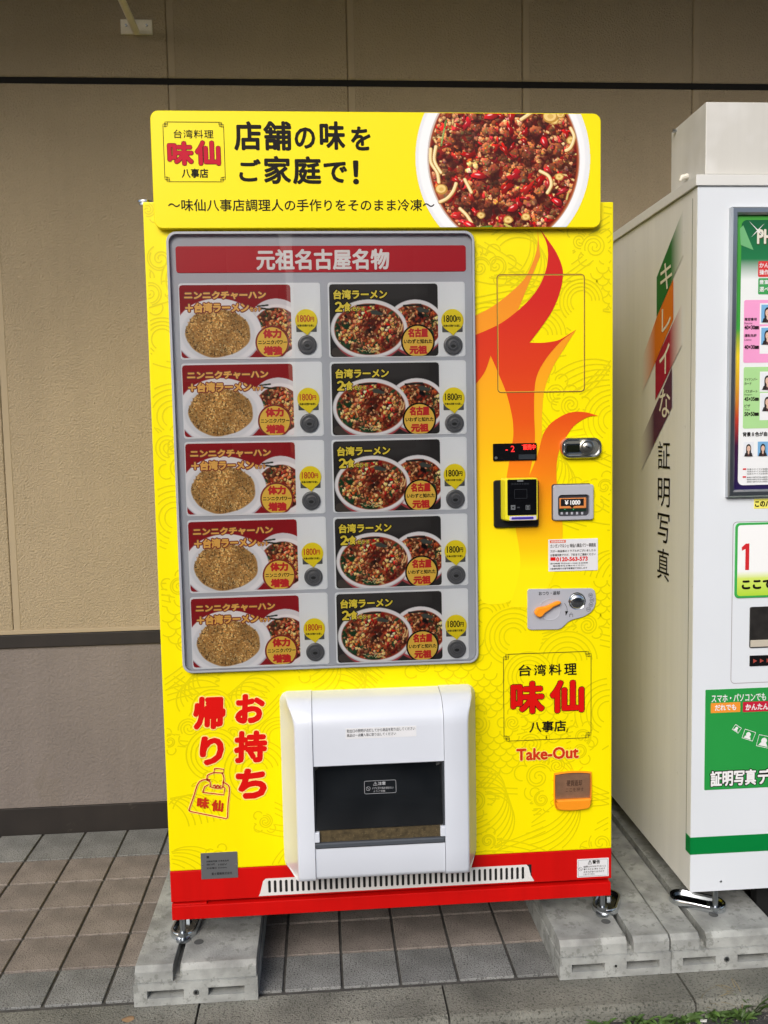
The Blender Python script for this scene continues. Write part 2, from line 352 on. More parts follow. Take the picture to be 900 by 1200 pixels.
        for k in range(46):
            x, y = p(.96); a = R_(0, 3.14); L_ = sz*R_(1.2, 2.6); ink.ell(x+1.5, y+2, L_, L_*.36, (70, 6, 6), a, 1.2, .25, 0, .8); ink.ell(x, y, L_, L_*R_(.28, .6), jit((172, 22, 22), 30), a, .8, .55, .5); ink.ell(x-L_*.2, y-L_*.12, L_*.25, .9, (250, 190, 180), a, .8)
        for k in range(9):
            x, y = edge(.72); r0 = sz*R_(1.3, 2); ink.ell(x, y, r0, r0*.8, (196, 148, 70), 0, .8, .1); ink.ell(x, y, r0*.75, r0*.6, (240, 208, 130), 0, .8, .1); ink.ell(x, y, r0*.3, r0*.22, (214, 168, 84), 0, .8)
    ink.clip = None

# =================================================================== SETTING
def build_setting():
    asph = mat('asphalt', (70, 70, 68), .95, var=.3, vscale=40, bump=.9, bscale=420, lin_=(.055, .055, .053), dist=.004, spots=(300, .60, (135, 128, 116), .7))
    groutm = mat('mortar_bed', (60, 60, 58), .95, var=.3, vscale=60, bump=.5, bscale=500, lin_=(.075, .072, .066))
    tileg = mat('grey_paving_tile', (150, 150, 148), .85, var=.30, vscale=9, bump=1.0, bscale=360, rnd=.14, lin_=(.235, .238, .230), dist=.003, spots=(260, .53, (58, 58, 55), .85))
    tileb = mat('brown_paving_tile', (130, 110, 98), .85, var=.30, vscale=9, bump=.9, bscale=330, rnd=.14, lin_=(.222, .192, .168), dist=.0025, spots=(240, .55, (64, 54, 47), .75))
    kerbm = mat('kerb_concrete', (140, 138, 128), .92, var=.35, vscale=7, bump=1.0, bscale=260, rnd=.08, lin_=(.205, .203, .175), dist=.004, spots=(170, .54, (62, 64, 56), .8))
    mb = MB(); mb.add([(-60, -80, -.035), (60, -80, -.035), (60, 30, -.035), (-60, 30, -.035)], [(0, 1, 2, 3)])
    obj('road', mb, asph, kind='structure')
    KY, P, Q, TXo = -0.0253, .1327, .142, .2405
    mb = MB().box(-4, KY-.002, -.033, 6, .8695, -.0055); g = obj('pavement', mb, groutm, kind='structure')
    rows = [(KY+.006, KY+Q)]+[(KY+k*Q, KY+(k+1)*Q) for k in range(1, 5)]+[(KY+5*Q, .866)]
    protos = {}
    for k in range(-10, 11):
        for r, (ya, yb) in enumerate(rows):
            x = TXo+k*P
            if x > 1.9 or x < -1.1: continue
            key = (r in (0, 5), round(yb-ya, 3), random.randint(0, 2))
            if key not in protos:
                hw, hd = P/2-.0034, (yb-ya)/2-.0034; m_ = MB(); pl = rrect(-hw+R_(-.0006, .0006), -hd, hw, hd+R_(-.0006, .0006), .003, 2)
                m_.prism(pl, 0.0, -.012, .0014, axis='Z'); o = obj('tile', m_, tileg if key[0] else tileb, g); protos[key] = o
            else:
                o = protos[key].copy(); COL.objects.link(o); o.parent = g
            o.location = (x+P/2, (ya+yb)/2, R_(-.0008, .0006)); o.rotation_euler = (R_(-.003, .003), R_(-.003, .003), R_(-.004, .004))
    # kerb stones
    kf = onZ(500, 1195)[1]; kb = KY-.004; kj = onZ(523, 1176)[0]; L_ = abs(onZ(805, 1158)[0]-kj)
    kd = MB().box(-4, kf+.004, -.034, 6, kb-.001, -.012); ke = obj('kerb', kd, groutm, kind='structure')
    for k in range(-5, 6):
        xa, xb = kj+k*L_+.0025, kj+(k+1)*L_-.0025
        m_ = MB(); n = 14; prof = [(kb, -.02), (kb, -.003), (kb-.004, 0), (kf+.012, -.0005), (kf+.004, -.004), (kf, -.013), (kf, -.034)]
        rws = []
        for i in range(n+1):
            x = xa+(xb-xa)*i/n; rws.append([(x, y+(R_(-.0015, .0015) if 2 < q < 6 else 0), z) for q, (y, z) in enumerate(prof)])
        m_.grid(rws); m_.add(rws[0], [tuple(range(len(prof)))]); m_.add(rws[-1], [tuple(range(len(prof)))])
        obj('kerb_stone', m_, kerbm, ke)
    return kf
KF = build_setting()

# ------------------------------------------------------------------ the wall
WY = .8678
def build_wall():
    stucco = mat('tan_stucco', (170, 148, 116), .9, var=.09, vscale=1.6, bump=1.0, bscale=170, lin_=(.375, .302, .198), dist=.006, streak=.05)
    lower = mat('mauve_grey_stucco', (130, 118, 112), .9, var=.12, vscale=2.5, bump=1.0, bscale=140, lin_=(.20, .172, .156), streak=.09, spots=(5, .58, (112, 104, 96), .5), dist=.003)
    brown = mat('dark_brown_trim', (40, 32, 28), .6, var=.25, vscale=8, lin_=(.016, .012, .010), streak=.2, spots=(20, .64, (84, 78, 70), .3))
    b = empty('shop_wall', 'tan stucco panelled shop wall with dark brown trim behind the machines', 'wall', (0, WY, 0))
    j0, jp = -.0751, .5398
    for k in range(-3, 6):
        x0, x1 = j0+(k-1)*jp+.0007, j0+k*jp-.0007
        for z0, z1 in ((.6455, 2.3056), (2.325, 3.3)):
            mb = MB(); pl = rrect(x0, z0, x1, z1, .002, 1); mb.prism(pl, WY, WY+.02, .0025); obj('wall_panel', mb, stucco, b)
            # raised smooth margin beside each joint
            mb = MB(); mb.prism([(x0+.002, z0+.004), (x0+.022, z0+.004), (x0+.022, z1-.003), (x0+.002, z1-.003)], WY-.0012, WY+.01, .001); obj('panel_margin', mb, mat('tan_paint_smooth', (172, 150, 118), .8, lin_=(.375, .302, .200)), b)
    mb = MB().box(-3, WY+.022, .0, 5, WY+.2, 6.5); obj('wall_core', mb, brown, b)
    mb = MB().box(-3, WY+.006, .6455, 5, WY+.0215, 2.3050); obj('joint_filler', mb, mat('tan_joint', (120, 100, 76), .9, lin_=(.17, .13, .08)), b); mb = MB().box(-3, WY+.006, 2.3255, 5, WY+.0215, 3.2); obj('joint_filler', mb, mat('tan_joint'), b)
    mb = MB().box(-3, WY-.006, .6455+.001, 5, WY+.01, .6600); obj('ledge', mb, mat('tan_paint_smooth'), b, bevel=.002)
    mb = MB().box(-3, WY-.004, .6034, 5, WY+.02, .6445); obj('trim_band', mb, brown, b, bevel=.002)
    mb = MB().box(-3, WY+.004, .0863, 5, WY+.02, .6030); obj('lower_wall', mb, lower, b)
    mb = MB().box(-3, WY-.002, -.02, 5, WY+.02, .0860); obj('baseboard', mb, brown, b, bevel=.002)
    # canopy over the pavement, above the frame, held by the strut
    mb = MB().box(-3, -.70, 2.98, 5, WY+.0, 3.05); obj('canopy', mb, mat('canopy_board', (150, 145, 135), .8), b, bevel=.004)
    obj('joint_strip', MB().box(-3, WY+.002, 2.3060, 5, WY+.0055, 2.3246), mat('joint_black', (12, 10, 8), .9), b)
    # strut
    pa = onY(159, 36, WY-.02); plate = box(141.5, 23, 178.5, 40.5, WY-.004)
    st = empty('canopy_strut', 'painted steel strut bolted to a small square plate high on the wall', 'strut', (pa[0], WY, pa[1]))
    paint = mat('tan_metal_paint', (190, 172, 140), .6, var=.08, vscale=40, lin_=(.82, .76, .62))
    mb = MB().prism(rrect(*plate, .001, 1), WY-.006, WY-.0005, .001); obj('wall_plate', mb, paint, st)
    a = Vector((pa[0], WY-.012, pa[1])); tx, tz = onY(141, -4, WY-.16)
    mb = MB(); dd = (Vector((tx, WY-.16, tz))-a); mb.tube([a, a+dd*4.2], .0105, 14); obj('tube', mb, paint, st, smooth=True)
    for u, v in ((148, 30), (172, 30)):
        x, z = onY(u, v, WY-.006); obj('bolt', MB().tube([(x, WY-.006, z), (x, WY-.011, z)], .0035, 6), STEEL, st)
build_wall()

# ------------------------------------------------------------------ the building across the street (seen in the glass)
def build_opposite():
    for nm, x0, x1, h_, col, lab in (('salmon', -15, -.4, 5.4, (.56, .36, .27), 'salmon rendered building across the street seen only in reflections'), ('slate', -.1, 16, 5.7, (.13, .135, .14), 'dark slate building across the street seen only in reflections')):
        b = empty('opposite_building', lab, 'building', ((x0+x1)/2, -17, 0), 'buildings across the street')
        obj('wall', MB().box(x0, -21, -.02, x1, -16, h_), mat(nm+'_render', (200, 200, 200), .85, lin_=col, var=.1), b)
        for k in range(5):
            for z in (1.0, 3.6): obj('window', MB().box(x0+1+k*2.8, -16.02, z, x0+2.4+k*2.8, -15.96, z+1.4), mat('dark_window', (40, 46, 54), .1), b)
build_opposite()

# =================================================================== CONCRETE BASES
PZ = .0864
def concrete_base(x0, x1, label, bolt=True, gx=None):
    yf, yb = -.0425, .80; t = empty('concrete_base', label, 'concrete block', ((x0+x1)/2, (yf+yb)/2, 0), 'concrete bases under the machines')
    gx = gx if gx else (x0+x1)/2+.012; gw = .008
    zl = .052; mb = MB()
    # top slab in two halves beside the groove, chamfered front edge
    for a, c in ((x0, gx-gw), (gx+gw, x1)):
        rws = []
        for x in (a, c):
            rws.append([(x, yf+.003, zl), (x, yf+.003, PZ-.010), (x, yf+.014, PZ), (x, yb, PZ), (x, yb, zl)])
        mb.grid(rws, close=True); mb.add(rws[0], [(0, 1, 2, 3, 4)]); mb.add(rws[1], [(0, 1, 2, 3, 4)])
    mb.box(gx-gw-.0005, yf+.02, zl-.002, gx+gw+.0005, yb, zl+.006)
    obj('slab', mb, CONC, t, bevel=.0012)
    # lower block with two slots in its end and a hole between them
    mb = MB(); w_ = x1-x0; e = .0025; sx = [x0-e, x0+w_*.10, x0+w_*.40, x0+w_*.60, x0+w_*.90, x1+e]; z0, z1, z2, z3 = .001, .018, .036, zl-.0004
    mb.box(sx[0], yf-e, z0, sx[5], yf+.14, z1); mb.box(sx[0], yf-e, z2, sx[5], yf+.14, z3)
    for a, c in ((0, 1), (2, 3), (4, 5)): mb.box(sx[a], yf-e, z1-.0002, sx[c], yf+.14, z2+.0002)
    mb.box(x0-e, yf+.1402, z0, x1+e, yb, z3)
    obj('lower_block', mb, CONC, t, bevel=.0)
    cx_ = (sx[2]+sx[3])/2; mb = MB().tube([(cx_, yf-e-.001, .027), (cx_, yf+.012, .027)], .0065 if bolt else .003, 14)
    obj('end_socket', mb, STEEL if bolt else DARK, t, smooth=True)
    if bolt: obj('socket_hole', MB().tube([(cx_, yf-e-.0016, .027), (cx_, yf, .027)], .0035, 10), DARK, t)
    return t, gx
P0, P1, P2, P3x = -.082, .1832, .8683, 1.1252
b1, g1 = concrete_base(P0, P1, 'grey concrete base block under the left foot of the yellow vending machine', True, onZ(206, 1142, PZ)[0]-.004)
b2, g2 = concrete_base(P2, P3x-.002, 'grey concrete base block under the right foot of the yellow vending machine', False, onZ(746, 1115, PZ)[0]+.004)
b3, g3 = concrete_base(P3x+.002, 1.385, 'grey stained concrete base block under the white photo booth', True, onZ(832, 1108, PZ)[0]+.004)
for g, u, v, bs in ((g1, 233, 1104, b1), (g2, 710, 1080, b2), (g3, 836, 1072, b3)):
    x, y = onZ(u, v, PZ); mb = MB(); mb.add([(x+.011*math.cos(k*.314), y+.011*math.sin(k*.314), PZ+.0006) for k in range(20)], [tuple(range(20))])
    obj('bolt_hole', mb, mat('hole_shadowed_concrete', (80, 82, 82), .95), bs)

# chrome dished anti-tip brackets round the feet
def bracket(cx_, cy_, L_, W_, rot, label, tilt=0.0):
    t = empty('foot_bracket', label, 'bracket', (cx_, cy_, PZ), 'chrome dished brackets under the machine feet')
    def st(L, W, n=10):
        o = []
        for s_, a0 in ((1, -90), (-1, 90)):
            for k in range(n+1):
                a = math.radians(a0+180*k/n); o.append((W*math.cos(a)*1.0+s_*(L-W), W*math.sin(a)))
        return o
    W_ *= 1.18; L_ *= 1.08
    M = Matrix.Translation((cx_, cy_, PZ)) @ Matrix.Rotation(rot, 4, 'Z') @ Matrix.Rotation(tilt, 4, 'X')
    rings = []
    for L, W, z in ((L_, W_, .001), (L_, W_, .012), (L_-.002, W_-.002, .0155), (L_-.006, W_-.006, .0155), (L_-.009, W_-.009, .011), (L_-.012, W_-.012, .005)):
        rings.append([tuple(M @ Vector((x, y, z))) for x, y in st(L, W)])
    mb = MB(); mb.grid(rings[:-1], close=True)
    obj('rim', mb, CHROME, t, smooth=True)
    mb = MB(); mb.grid(rings[-2:], close=True); mb.add(rings[-1], [tuple(range(len(rings[-1])))]); obj('bed', mb, mat('shaded_chrome', (110, 118, 122), .22, 1.0, lin_=(.16, .175, .185)), t, smooth=True)  # bed: the rim's chrome, darkened in colour as shade inside the dish
    mb = MB().tube([M @ Vector((L_*.45, 0, .005)), M @ Vector((L_*.45, 0, .012))], .008, 6); obj('bolt_head', mb, STEEL, t)
    return t
c1 = onZ(217, 1088, PZ+.01); bracket(c1[0], c1[1]+.02, .050, .026, math.radians(84), 'chrome dished bracket round the left foot of the yellow machine')
c2 = onZ(711, 1056, PZ+.01); bracket(c2[0], c2[1], .050, .026, math.radians(62), 'chrome dished bracket leaning round the right foot of the yellow machine')
c3 = onZ(817, 1055, PZ+.01); bracket(c3[0], c3[1], .062, .026, math.radians(-32), 'long chrome dished bracket set slanting under the photo booth corner')

# =================================================================== VENDING MACHINE
ZT, ZYR, ZB = 1.7365, .2837, .1713
XL, XR = -.004, 1.0
VM = empty('vending_machine', 'tall bright yellow frozen ramen vending machine with a red base and flame graphics', 'vending machine', (.5, .35, PZ))
def waves():
    """line-drawn clouds, curls, scales and fans printed on the yellow sheet"""
    mb = MB(); occ = []
    zones = [(XL+.004, ZYR, XR-.004, ZT)]
    def free(x, z, upto):
        if not (XL+.004 < x < XR-.004 and ZYR+.003 < z < ZT-.003): return False
        for cx_, cz_, r in occ[:upto]:
            if (x-cx_)**2+(z-cz_)**2 < r*r: return False
        return True
    WD = .0030; Y = -.0004
    def draw(pts, upto, wd=WD):
        run = []
        for p in pts:
            if free(p[0], p[1], upto): run.append(p)
            else:
                if len(run) > 1: mb.ribbon(run, wd, Y+.0001-(len(mb.f)//7 % 170)*2e-6)
                run = []
        if len(run) > 1: mb.ribbon(run, wd, Y+.0001-(len(mb.f)//7 % 170)*2e-6)
    def spiral(x, z, r, turns, a0, sgn):
        return [(x+r*(1-t)**.8*math.cos(a0+sgn*t*turns*6.283), z+r*(1-t)**.8*math.sin(a0+sgn*t*turns*6.283)) for t in [k/40 for k in range(38)]]
    motifs = []
    for _ in range(620):
        x, z = R_(0, 1), R_(ZYR, ZT)
        if .09 < x < .65 and .78 < z < 1.64: continue
        k = random.choice('fffccccsww')
        r = {'f': R_(.045, .08), 'c': R_(.016, .034), 's': R_(.05, .075), 'w': R_(.06, .11)}[k]
        if all((x-a)**2+(z-b)**2 > ((r+c)*.62)**2 for a, b, c, _k in motifs): motifs.append((x, z, r, k))
    motifs.sort(key=lambda m: m[1])                    # lower ones overlap the ones above
    for x, z, r, k in motifs:
        n0 = len(occ)
        if k == 'f':                                    # fan of rings
            a0 = R_(0, .5)
            for q in range(5 if r > .055 else 4):
                rr = r*(1-q*.17); draw([(x+rr*math.cos(t), z+rr*math.sin(t)) for t in [a0+(math.pi*1.25)*j/34 for j in range(35)]], n0)
            occ.append((x, z, r))
        elif k == 'c':                                  # curl of cloud
            sg = random.choice((-1, 1)); a0 = R_(0, 6.28); draw(spiral(x, z, r, 1.7, a0, sg), n0)
            draw(spiral(x, z, r*.80, 1.2, a0+.5, sg), n0)
            for j in range(3):
                a = a0+j*1.5+1; rr = r*.55; xx, zz = x+r*1.15*math.cos(a), z+r*1.15*math.sin(a)
                draw([(xx+rr*math.cos(t+a-1.9), zz+rr*math.sin(t+a-1.9)) for t in [3.8*i/16 for i in range(17)]], n0)
            occ.append((x, z, r*1.02))
        elif k == 's':                                  # scales
            s_ = r*.34
            for row in range(-3, 4):
                for c_ in range(-3, 4):
                    xx = x+(c_+.5*(row % 2))*s_*1.5; zz = z+row*s_*.75
                    if (xx-x)**2+(zz-z)**2 < r*r: draw([(xx+s_*.8*math.cos(t), zz+s_*.8*math.sin(t)) for t in [math.pi+math.pi*i/12 for i in range(13)]], n0)
            occ.append((x, z, r*.9))
        else:                                           # breaking wave: bundle of sweeping lines
            d = R_(-.5, 2.6); cv = random.choice((-1, 1))*R_(1.2, 2.4)
            for q in range(6):
                px, pz, a = x-r*math.cos(d)+q*.014*math.sin(d), z-r*math.sin(d)-q*.014*math.cos(d), d; pts = []
                for i in range(34): pts.append((px, pz)); px += r*.075*math.cos(a); pz += r*.075*math.sin(a); a += cv/34*(1+i/22)
                draw(pts, n0)
            occ.append((x, z, r*.55))
    n0 = len(occ)
    for k in range(120):                                 # long sweeping arcs filling what is left
        x, z, a, cv = R_(-.1, 1), R_(ZYR, ZT), R_(-.7, .7), R_(-2.4, 2.4)
        for q in range(3):
            px, pz, aa, pts = x, z+q*.013, a, []
            for i in range(44): pts.append((px, pz)); px += .006*math.cos(aa); pz += .006*math.sin(aa); aa += cv*.006*2
            draw(pts, n0)
    return mb
def L2(pts, Y): return [onY(u, v, Y) for u, v in pts]
def logo_frame(mb, px, Y, wd, knot):
    x0, z0, x1, z1 = box(*px, Y); k = knot
    for e, w_ in ((0, wd), (-.0028, wd*.6)):
        a0, b0, a1, b1 = x0-e, z0-e, x1+e, z1+e; c = k*(.5 if e else .8)
        for pts in ([(a0+c, b1), (a1-c, b1)], [(a0+c, b0), (a1-c, b0)], [(a0, b0+c), (a0, b1-c)], [(a1, b0+c), (a1, b1-c)]):
            if not e: mb.ribbon(pts, w_, Y)
    for sx, X in ((1, x0), (-1, x1)):
        for sz, Z in ((1, z0), (-1, z1)):
            for dx, dz, s_ in ((0, .8, .75), (.8, 0, .75), (.55, .55, .8)):
                a, b = X+sx*k*(dx*.6), Z+sz*k*(dz*.6); q = k*s_*.8
                mb.ribbon([(a, b), (a+sx*q, b), (a+sx*q, b+sz*q), (a, b+sz*q)], wd*.8, Y, closed=True)
def build_machine():
    # body and door
    obj('cabinet', MB().box(XL+.004, .036, ZB+.035, XR-.003, .78, ZT-.004), mat('yellow_paint', (235, 215, 5), .4, lin_=(.75, .64, .005)), VM, bevel=.004)
    obj('door', MB().box(XL, 0, ZYR, XR, .0345, ZT), YEL, VM, bevel=.003)
    obj('door_foot', MB().box(XL, 0.0, .2115, XR, .0345, ZYR-.0006), RED, VM, bevel=.002)
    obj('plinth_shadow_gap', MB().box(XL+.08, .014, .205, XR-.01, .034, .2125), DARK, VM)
    mb = MB().box(XL+.001, -.003, ZB, XR-.002, .034, .2035); mb.box(XL+.001, -.001, .2035, XL+.079, .034, .2075); obj('kick_bar', mb, RED, VM, bevel=.002)
    obj('underside', MB().box(XL+.01, .036, ZB+.012, XR-.01, .77, ZB+.034), DARK, VM)
    obj('wave_pattern', waves(), WAVE, VM)
    hx, hz = onY(170, 232, .03); mb = MB().tube([(hx, .03, ZT-.001), (hx, .03, ZT+.004), (hx, .03, ZT+.0045), (hx, .03, ZT+.0085)], [.013, .013, .016, .016], 20); obj('hinge_cap', mb, CHROME, VM, smooth=True)
    # flames
    zf = lambda v: onY(620, v)[1]
    glow = gradient_mat('flame_orange_ink', [(zf(705), (253, 238, 0)), (zf(640), (250, 214, 0)), (zf(560), (248, 186, 8)), (zf(480), (246, 164, 18)), (zf(400), (238, 142, 26)), (zf(268), (236, 140, 30))])
    redg = gradient_mat('flame_red_ink', [(zf(712), (254, 234, 0)), (zf(688), (250, 204, 0)), (zf(650), (245, 168, 0)), (zf(600), (238, 128, 8)), (zf(540), (228, 84, 10)), (zf(480), (218, 60, 14)), (zf(400), (206, 30, 18)), (zf(268), (198, 16, 14))])
    S = smooth_pts
    g = S([(629.9, 267), (629.9, 286.7), (625.2, 305.4), (614.7, 326.4), (598.4, 342.7), (577.3, 359), (553, 372)])+S([(553, 460), (556, 560), (560, 640), (562, 700), (585, 708), (605, 700), (620, 690)], 4)+[(620, 558.5)]
    g += list(reversed(S([(675.4, 385.9), (661.4, 408), (647.4, 431.4), (638, 457), (635.2, 485), (634.3, 515), (629, 538), (620, 558)])))[1:]
    g += [(656.7, 397.6), (630, 420), (600, 420), (600, 380), (633, 300)]
    obj('flame_glow', MB().flat(L2(g, -.0008), -.0008), glow, VM)
    r = S([(631.5, 266.8), (642.7, 282), (652, 296), (657.9, 310), (659.7, 321.7), (656.7, 340.4), (647.4, 363.7), (633.4, 384.7), (620.5, 401.5)])
    r += S([(620.5, 401.5), (638, 401.5), (656.7, 397.6), (675.4, 385.9)])[1:-1]
    r += S([(670, 390), (656.7, 400.6), (640.4, 419.7), (629.9, 438.4), (626.4, 457), (626, 485), (626.6, 520), (620, 558)])
    r += S([(620, 558), (629, 536), (634.5, 515.4), (638, 506), (647.4, 494.4), (666, 484), (684.7, 482.8), (701, 487.4)])[1:]
    r += S([(701, 487.4), (689.4, 488.6), (675, 497), (666, 508), (657, 523.8), (652.6, 541.8), (652.6, 568.8), (657, 591.3), (659.3, 625), (654.8, 656.6), (641.3, 690), (625, 712)])[1:]
    r += S([(596, 712), (605, 685.9), (609.8, 658.8), (605.3, 625), (600, 600), (593.5, 575), (594, 557.5), (600.8, 517), (601.4, 500), (599.5, 485), (593.7, 461.8), (584.4, 438.4), (575, 416.7)])
    r += S([(575, 416.7), (568, 436), (557.5, 450), (553, 454)])[1:]
    r += S([(553, 394), (556.3, 392.9), (586.7, 378.9), (612.4, 359), (628.7, 340.4), (638, 321.7), (642, 303), (640.4, 284.4), (631.5, 266.8)])[:-1]
    obj('flame_red', MB().flat(L2(r, -.0012), -.0012), redg, VM)
    mb = MB(); mb.flat(L2(S([(594, 557), (586, 582), (576, 602), (564.8, 619)])+S([(576, 592), (582, 575), (585, 555)]), -.0010), -.0010)
    # seam of the blanked opening
    mb = MB(); b = box(582.7, 321.7, 684.7, 459.4); mb.ribbon(rrect(*b, .008), .0018, -.0014, closed=True); obj('access_panel_seam', mb, mat('seam_olive', (120, 88, 20), .6), VM)
    obj('access_panel_edge', MB().ribbon(rrect(b[0]+.0015, b[1]+.0015, b[2]-.0015, b[3]-.0015, .007), .0008, -.0016, closed=True), mat('seam_highlight', (240, 200, 60), .5), VM)

    # top banner board
    YB = -.016; bx = (onY(178.3, 200, YB)[0], onY(440, 267.3, YB)[1], onY(704.3, 200, YB)[0], onY(440, 131, YB)[1])
    bo = obj('banner_board', MB().prism(rrect(*bx, .017, 8), YB, YB+.011, .0015), mat('banner_yellow', (250, 230, 5), .30, var=.01, spec=.25, lin_=(.96, .80, .002)), VM)
    for x in (.12, .5, .86): obj('banner_bracket', MB().box(x, YB+.0112, bx[1]+.03, x+.04, .05, ZT+.08), STEEL, VM)
    y1, y2, y3 = YB-.0005, YB-.0009, YB-.0013
    mb = MB(); logo_frame(mb, (192, 143, 263, 213), y1, .0012, .009)
    pt_text(mb, '台湾料理', (203.5, 152, 250, 162), y1, .008, spacing=1.1)
    pt_text(mb, '八事店', (213, 197.7, 243.8, 208.3), y1, .025)
    pt_text(mb, '味', (197.5, 167, 225.5, 192.5), y1, .062); pt_text(mb, '仙', (229.8, 166, 257, 192.5), y1, .062)
    for s_, px in zip('店舗の味を', ((275, 143, 305.5, 175.5), (309.5, 143, 340.5, 175.5), (346, 150, 368.5, 173.5), (375.5, 143, 403.5, 174.5), (412, 149, 433.5, 175.5))): pt_text(mb, s_, px, y1, .030)
    for s_, px in zip('ご家庭で！', ((281, 187, 305, 212), (310, 183.5, 340, 214.5), (344, 184, 375.5, 215), (380, 190.5, 406, 213.5), (414.5, 189, 419.5, 215))): pt_text(mb, s_, px, y1, .030)
    pt_text(mb, '～味仙八事店調理人の手作りをそのまま冷凍～', (197, 233.5, 509, 247.3), y1+.0, .012)
    obj('lettering', mb, INK, bo)
    mb = MB(); pt_text(mb, '味', (197.5, 167, 225.5, 192.5), y2, .045); pt_text(mb, '仙', (229.8, 166, 257, 192.5), y2, .045); obj('red_characters', mb, LOGORED, bo)
    # ramen photograph on the banner
    U0, U1, V0, V1 = 486, 694, 131, 267.5; SCL = 2.1
    ink = Ink(int((U1-U0)*SCL), int((V1-V0)*SCL), (252, 232, 8)); T = lambda u, v: ((u-U0)*SCL, (v-V0)*SCL)
    cx_, cy_ = T(589.6, 186)
    ink.ell(cx_+2, cy_+2, 104*SCL, 118*SCL, (238, 214, 30), 0, 5); ink.ell(cx_, cy_, 102.5*SCL, 117*SCL, (232, 234, 238)); ink.ell(cx_-4, cy_-1, 97*SCL, 112*SCL, (246, 246, 248), 0, 5)
    ink.ell(cx_, cy_, 89*SCL, 102*SCL, (206, 196, 190)); ink.ell(cx_+1, cy_+1, 87.5*SCL, 100.5*SCL, (176, 92, 50), 0, 3); ink.ell(cx_, cy_, 86*SCL, 99*SCL, (118, 26, 16), 0, 5)
    # noodles looping at the rim, as in the printed picture
    
    stew(ink, cx_, cy_, 85*SCL, 98*SCL, 1500, 7.2)
    for pts in ([(505, 175), (505, 190), (512, 202), (514, 214)], [(511, 172), (509, 188), (517, 203)], [(515, 236), (523, 232), (530, 224), (534, 214)], [(538, 244), (546, 252), (552, 262)], [(632, 200), (642, 206), (645, 216), (640, 226)], [(610, 140), (616, 136), (622, 132)], [(668, 150), (672, 160), (668, 172), (662, 176)], [(544, 210), (552, 226)]):
        q = smooth_pts([T(*p) for p in pts], 8); ink.line(q, 10, (150, 92, 40)); ink.line([(x-.8, y-1) for x, y in q], 7.5, (240, 214, 150)); ink.line([(x-1.6, y-2) for x, y in q], 2, (255, 240, 200))
    for u, v, r0 in ((516.5, 221, 7), (644, 136, 9), (656, 134, 5)): ink.ell(*T(u, v), r0*SCL, r0*.85*SCL, (190, 140, 60)); ink.ell(*T(u-.5, v-.6), r0*.8*SCL, r0*.66*SCL, (240, 206, 130)); ink.ell(*T(u, v), r0*.4*SCL, r0*.3*SCL, (222, 180, 96))
    ink.line(smooth_pts([T(517, 170), T(520, 155), T(523, 141)], 6), 4.5, (96, 130, 60)); ink.line([T(517, 168), T(521, 150)], 1.5, (180, 205, 130))
    ink.ell(*T(576, 247), 10*SCL, 6*SCL, (52, 20, 14), 0, 12, .3, 0, .8); ink.line([T(560, 266), T(575, 264)], 4, (90, 140, 50)); ink.line([T(590, 262), T(598, 266)], 5, (200, 190, 90))
    for u, v, a, L_ in ((560, 205, .1, 18), (652, 236, .6, 14), (549, 263, .5, 16), (600, 243, -.5, 13), (637, 166, 1.2, 14), (575, 136, -.2, 16)):
        ink.ell(*T(u+.7, v+1), L_*SCL*.52, 4.4*SCL, (70, 6, 10), a, 1, .2); ink.ell(*T(u, v), L_*SCL*.5, 3.8*SCL, (184, 22, 28), a, 1, .15, .5); ink.ell(*T(u-1.5, v-1.3), L_*SCL*.2, .8*SCL, (250, 200, 196), a, 1)
    rc = (onY(U0, 200, y1)[0], onY(590, V1, y1)[1], onY(U1, 200, y1)[0], onY(590, V0, y1)[1])
    bcx, bcz = onY(589.6, 186, y1); brx = 102.8/ (U1-U0)*(rc[2]-rc[0]); brz = 117.3/(V1-V0)*(rc[3]-rc[1])
    ink_mesh('ramen_picture', ink, rc, y1, bo, keep=lambda X, Z: (((X-bcx)/brx)**2+((Z-bcz)/brz)**2 < 1) & (Z < bx[3]-.0012) & (Z > bx[1]+.0012))

    # display window
    dw = (onY(195.8, 274, 0)[0]+.0, .7355, onY(556, 400, 0)[0], 1.6717); dx0, dz0, dx1, dz1 = box(206.5, 530-256, 556.5, 781)
    dx0, dz0, dx1, dz1 = .0446, .7355, .6915, 1.6717
    D = obj('display_panel', MB().prism(rrect(dx0, dz0, dx1, dz1, .020, 8), -.003, .0, .001), GREYP, VM)
    mb = MB(); o_, i_ = rrect(dx0-.001, dz0-.001, dx1+.001, dz1+.001, .021, 8), rrect(dx0+.004, dz0+.004, dx1-.004, dz1-.004, .017, 8)
    mb.grid([[(x, 0, z) for x, z in o_], [(x, -.013, z) for x, z in o_], [(x, -.0145, z) for x, z in inset(ccw(o_), .0015)], [(x, -.0145, z) for x, z in i_], [(x, -.003, z) for x, z in i_]], close=True)
    obj('window_rim', mb, mat('rim_grey', (120, 125, 132), .35, lin_=(.38, .40, .44)), D)
    obj('window_glass', MB().flat(rrect(dx0+.004, dz0+.004, dx1-.004, dz1-.004, .017, 8), -.0125), glass_mat('window_glass'), D)
    hb = box(206, 288, 546, 319, -.004); H = obj('header_strip', MB().prism(rrect(*hb, .006), -.0045, -.003, .0005), mat('header_red', (178, 22, 42), .35, lin_=(.50, .008, .020), spec=.3), D)
    mb = MB(); pt_text(mb, '元祖名古屋名物', (301, 292.5, 455.5, 315.5), -.0052, .034); obj('header_lettering', mb, WHITEINK, D)

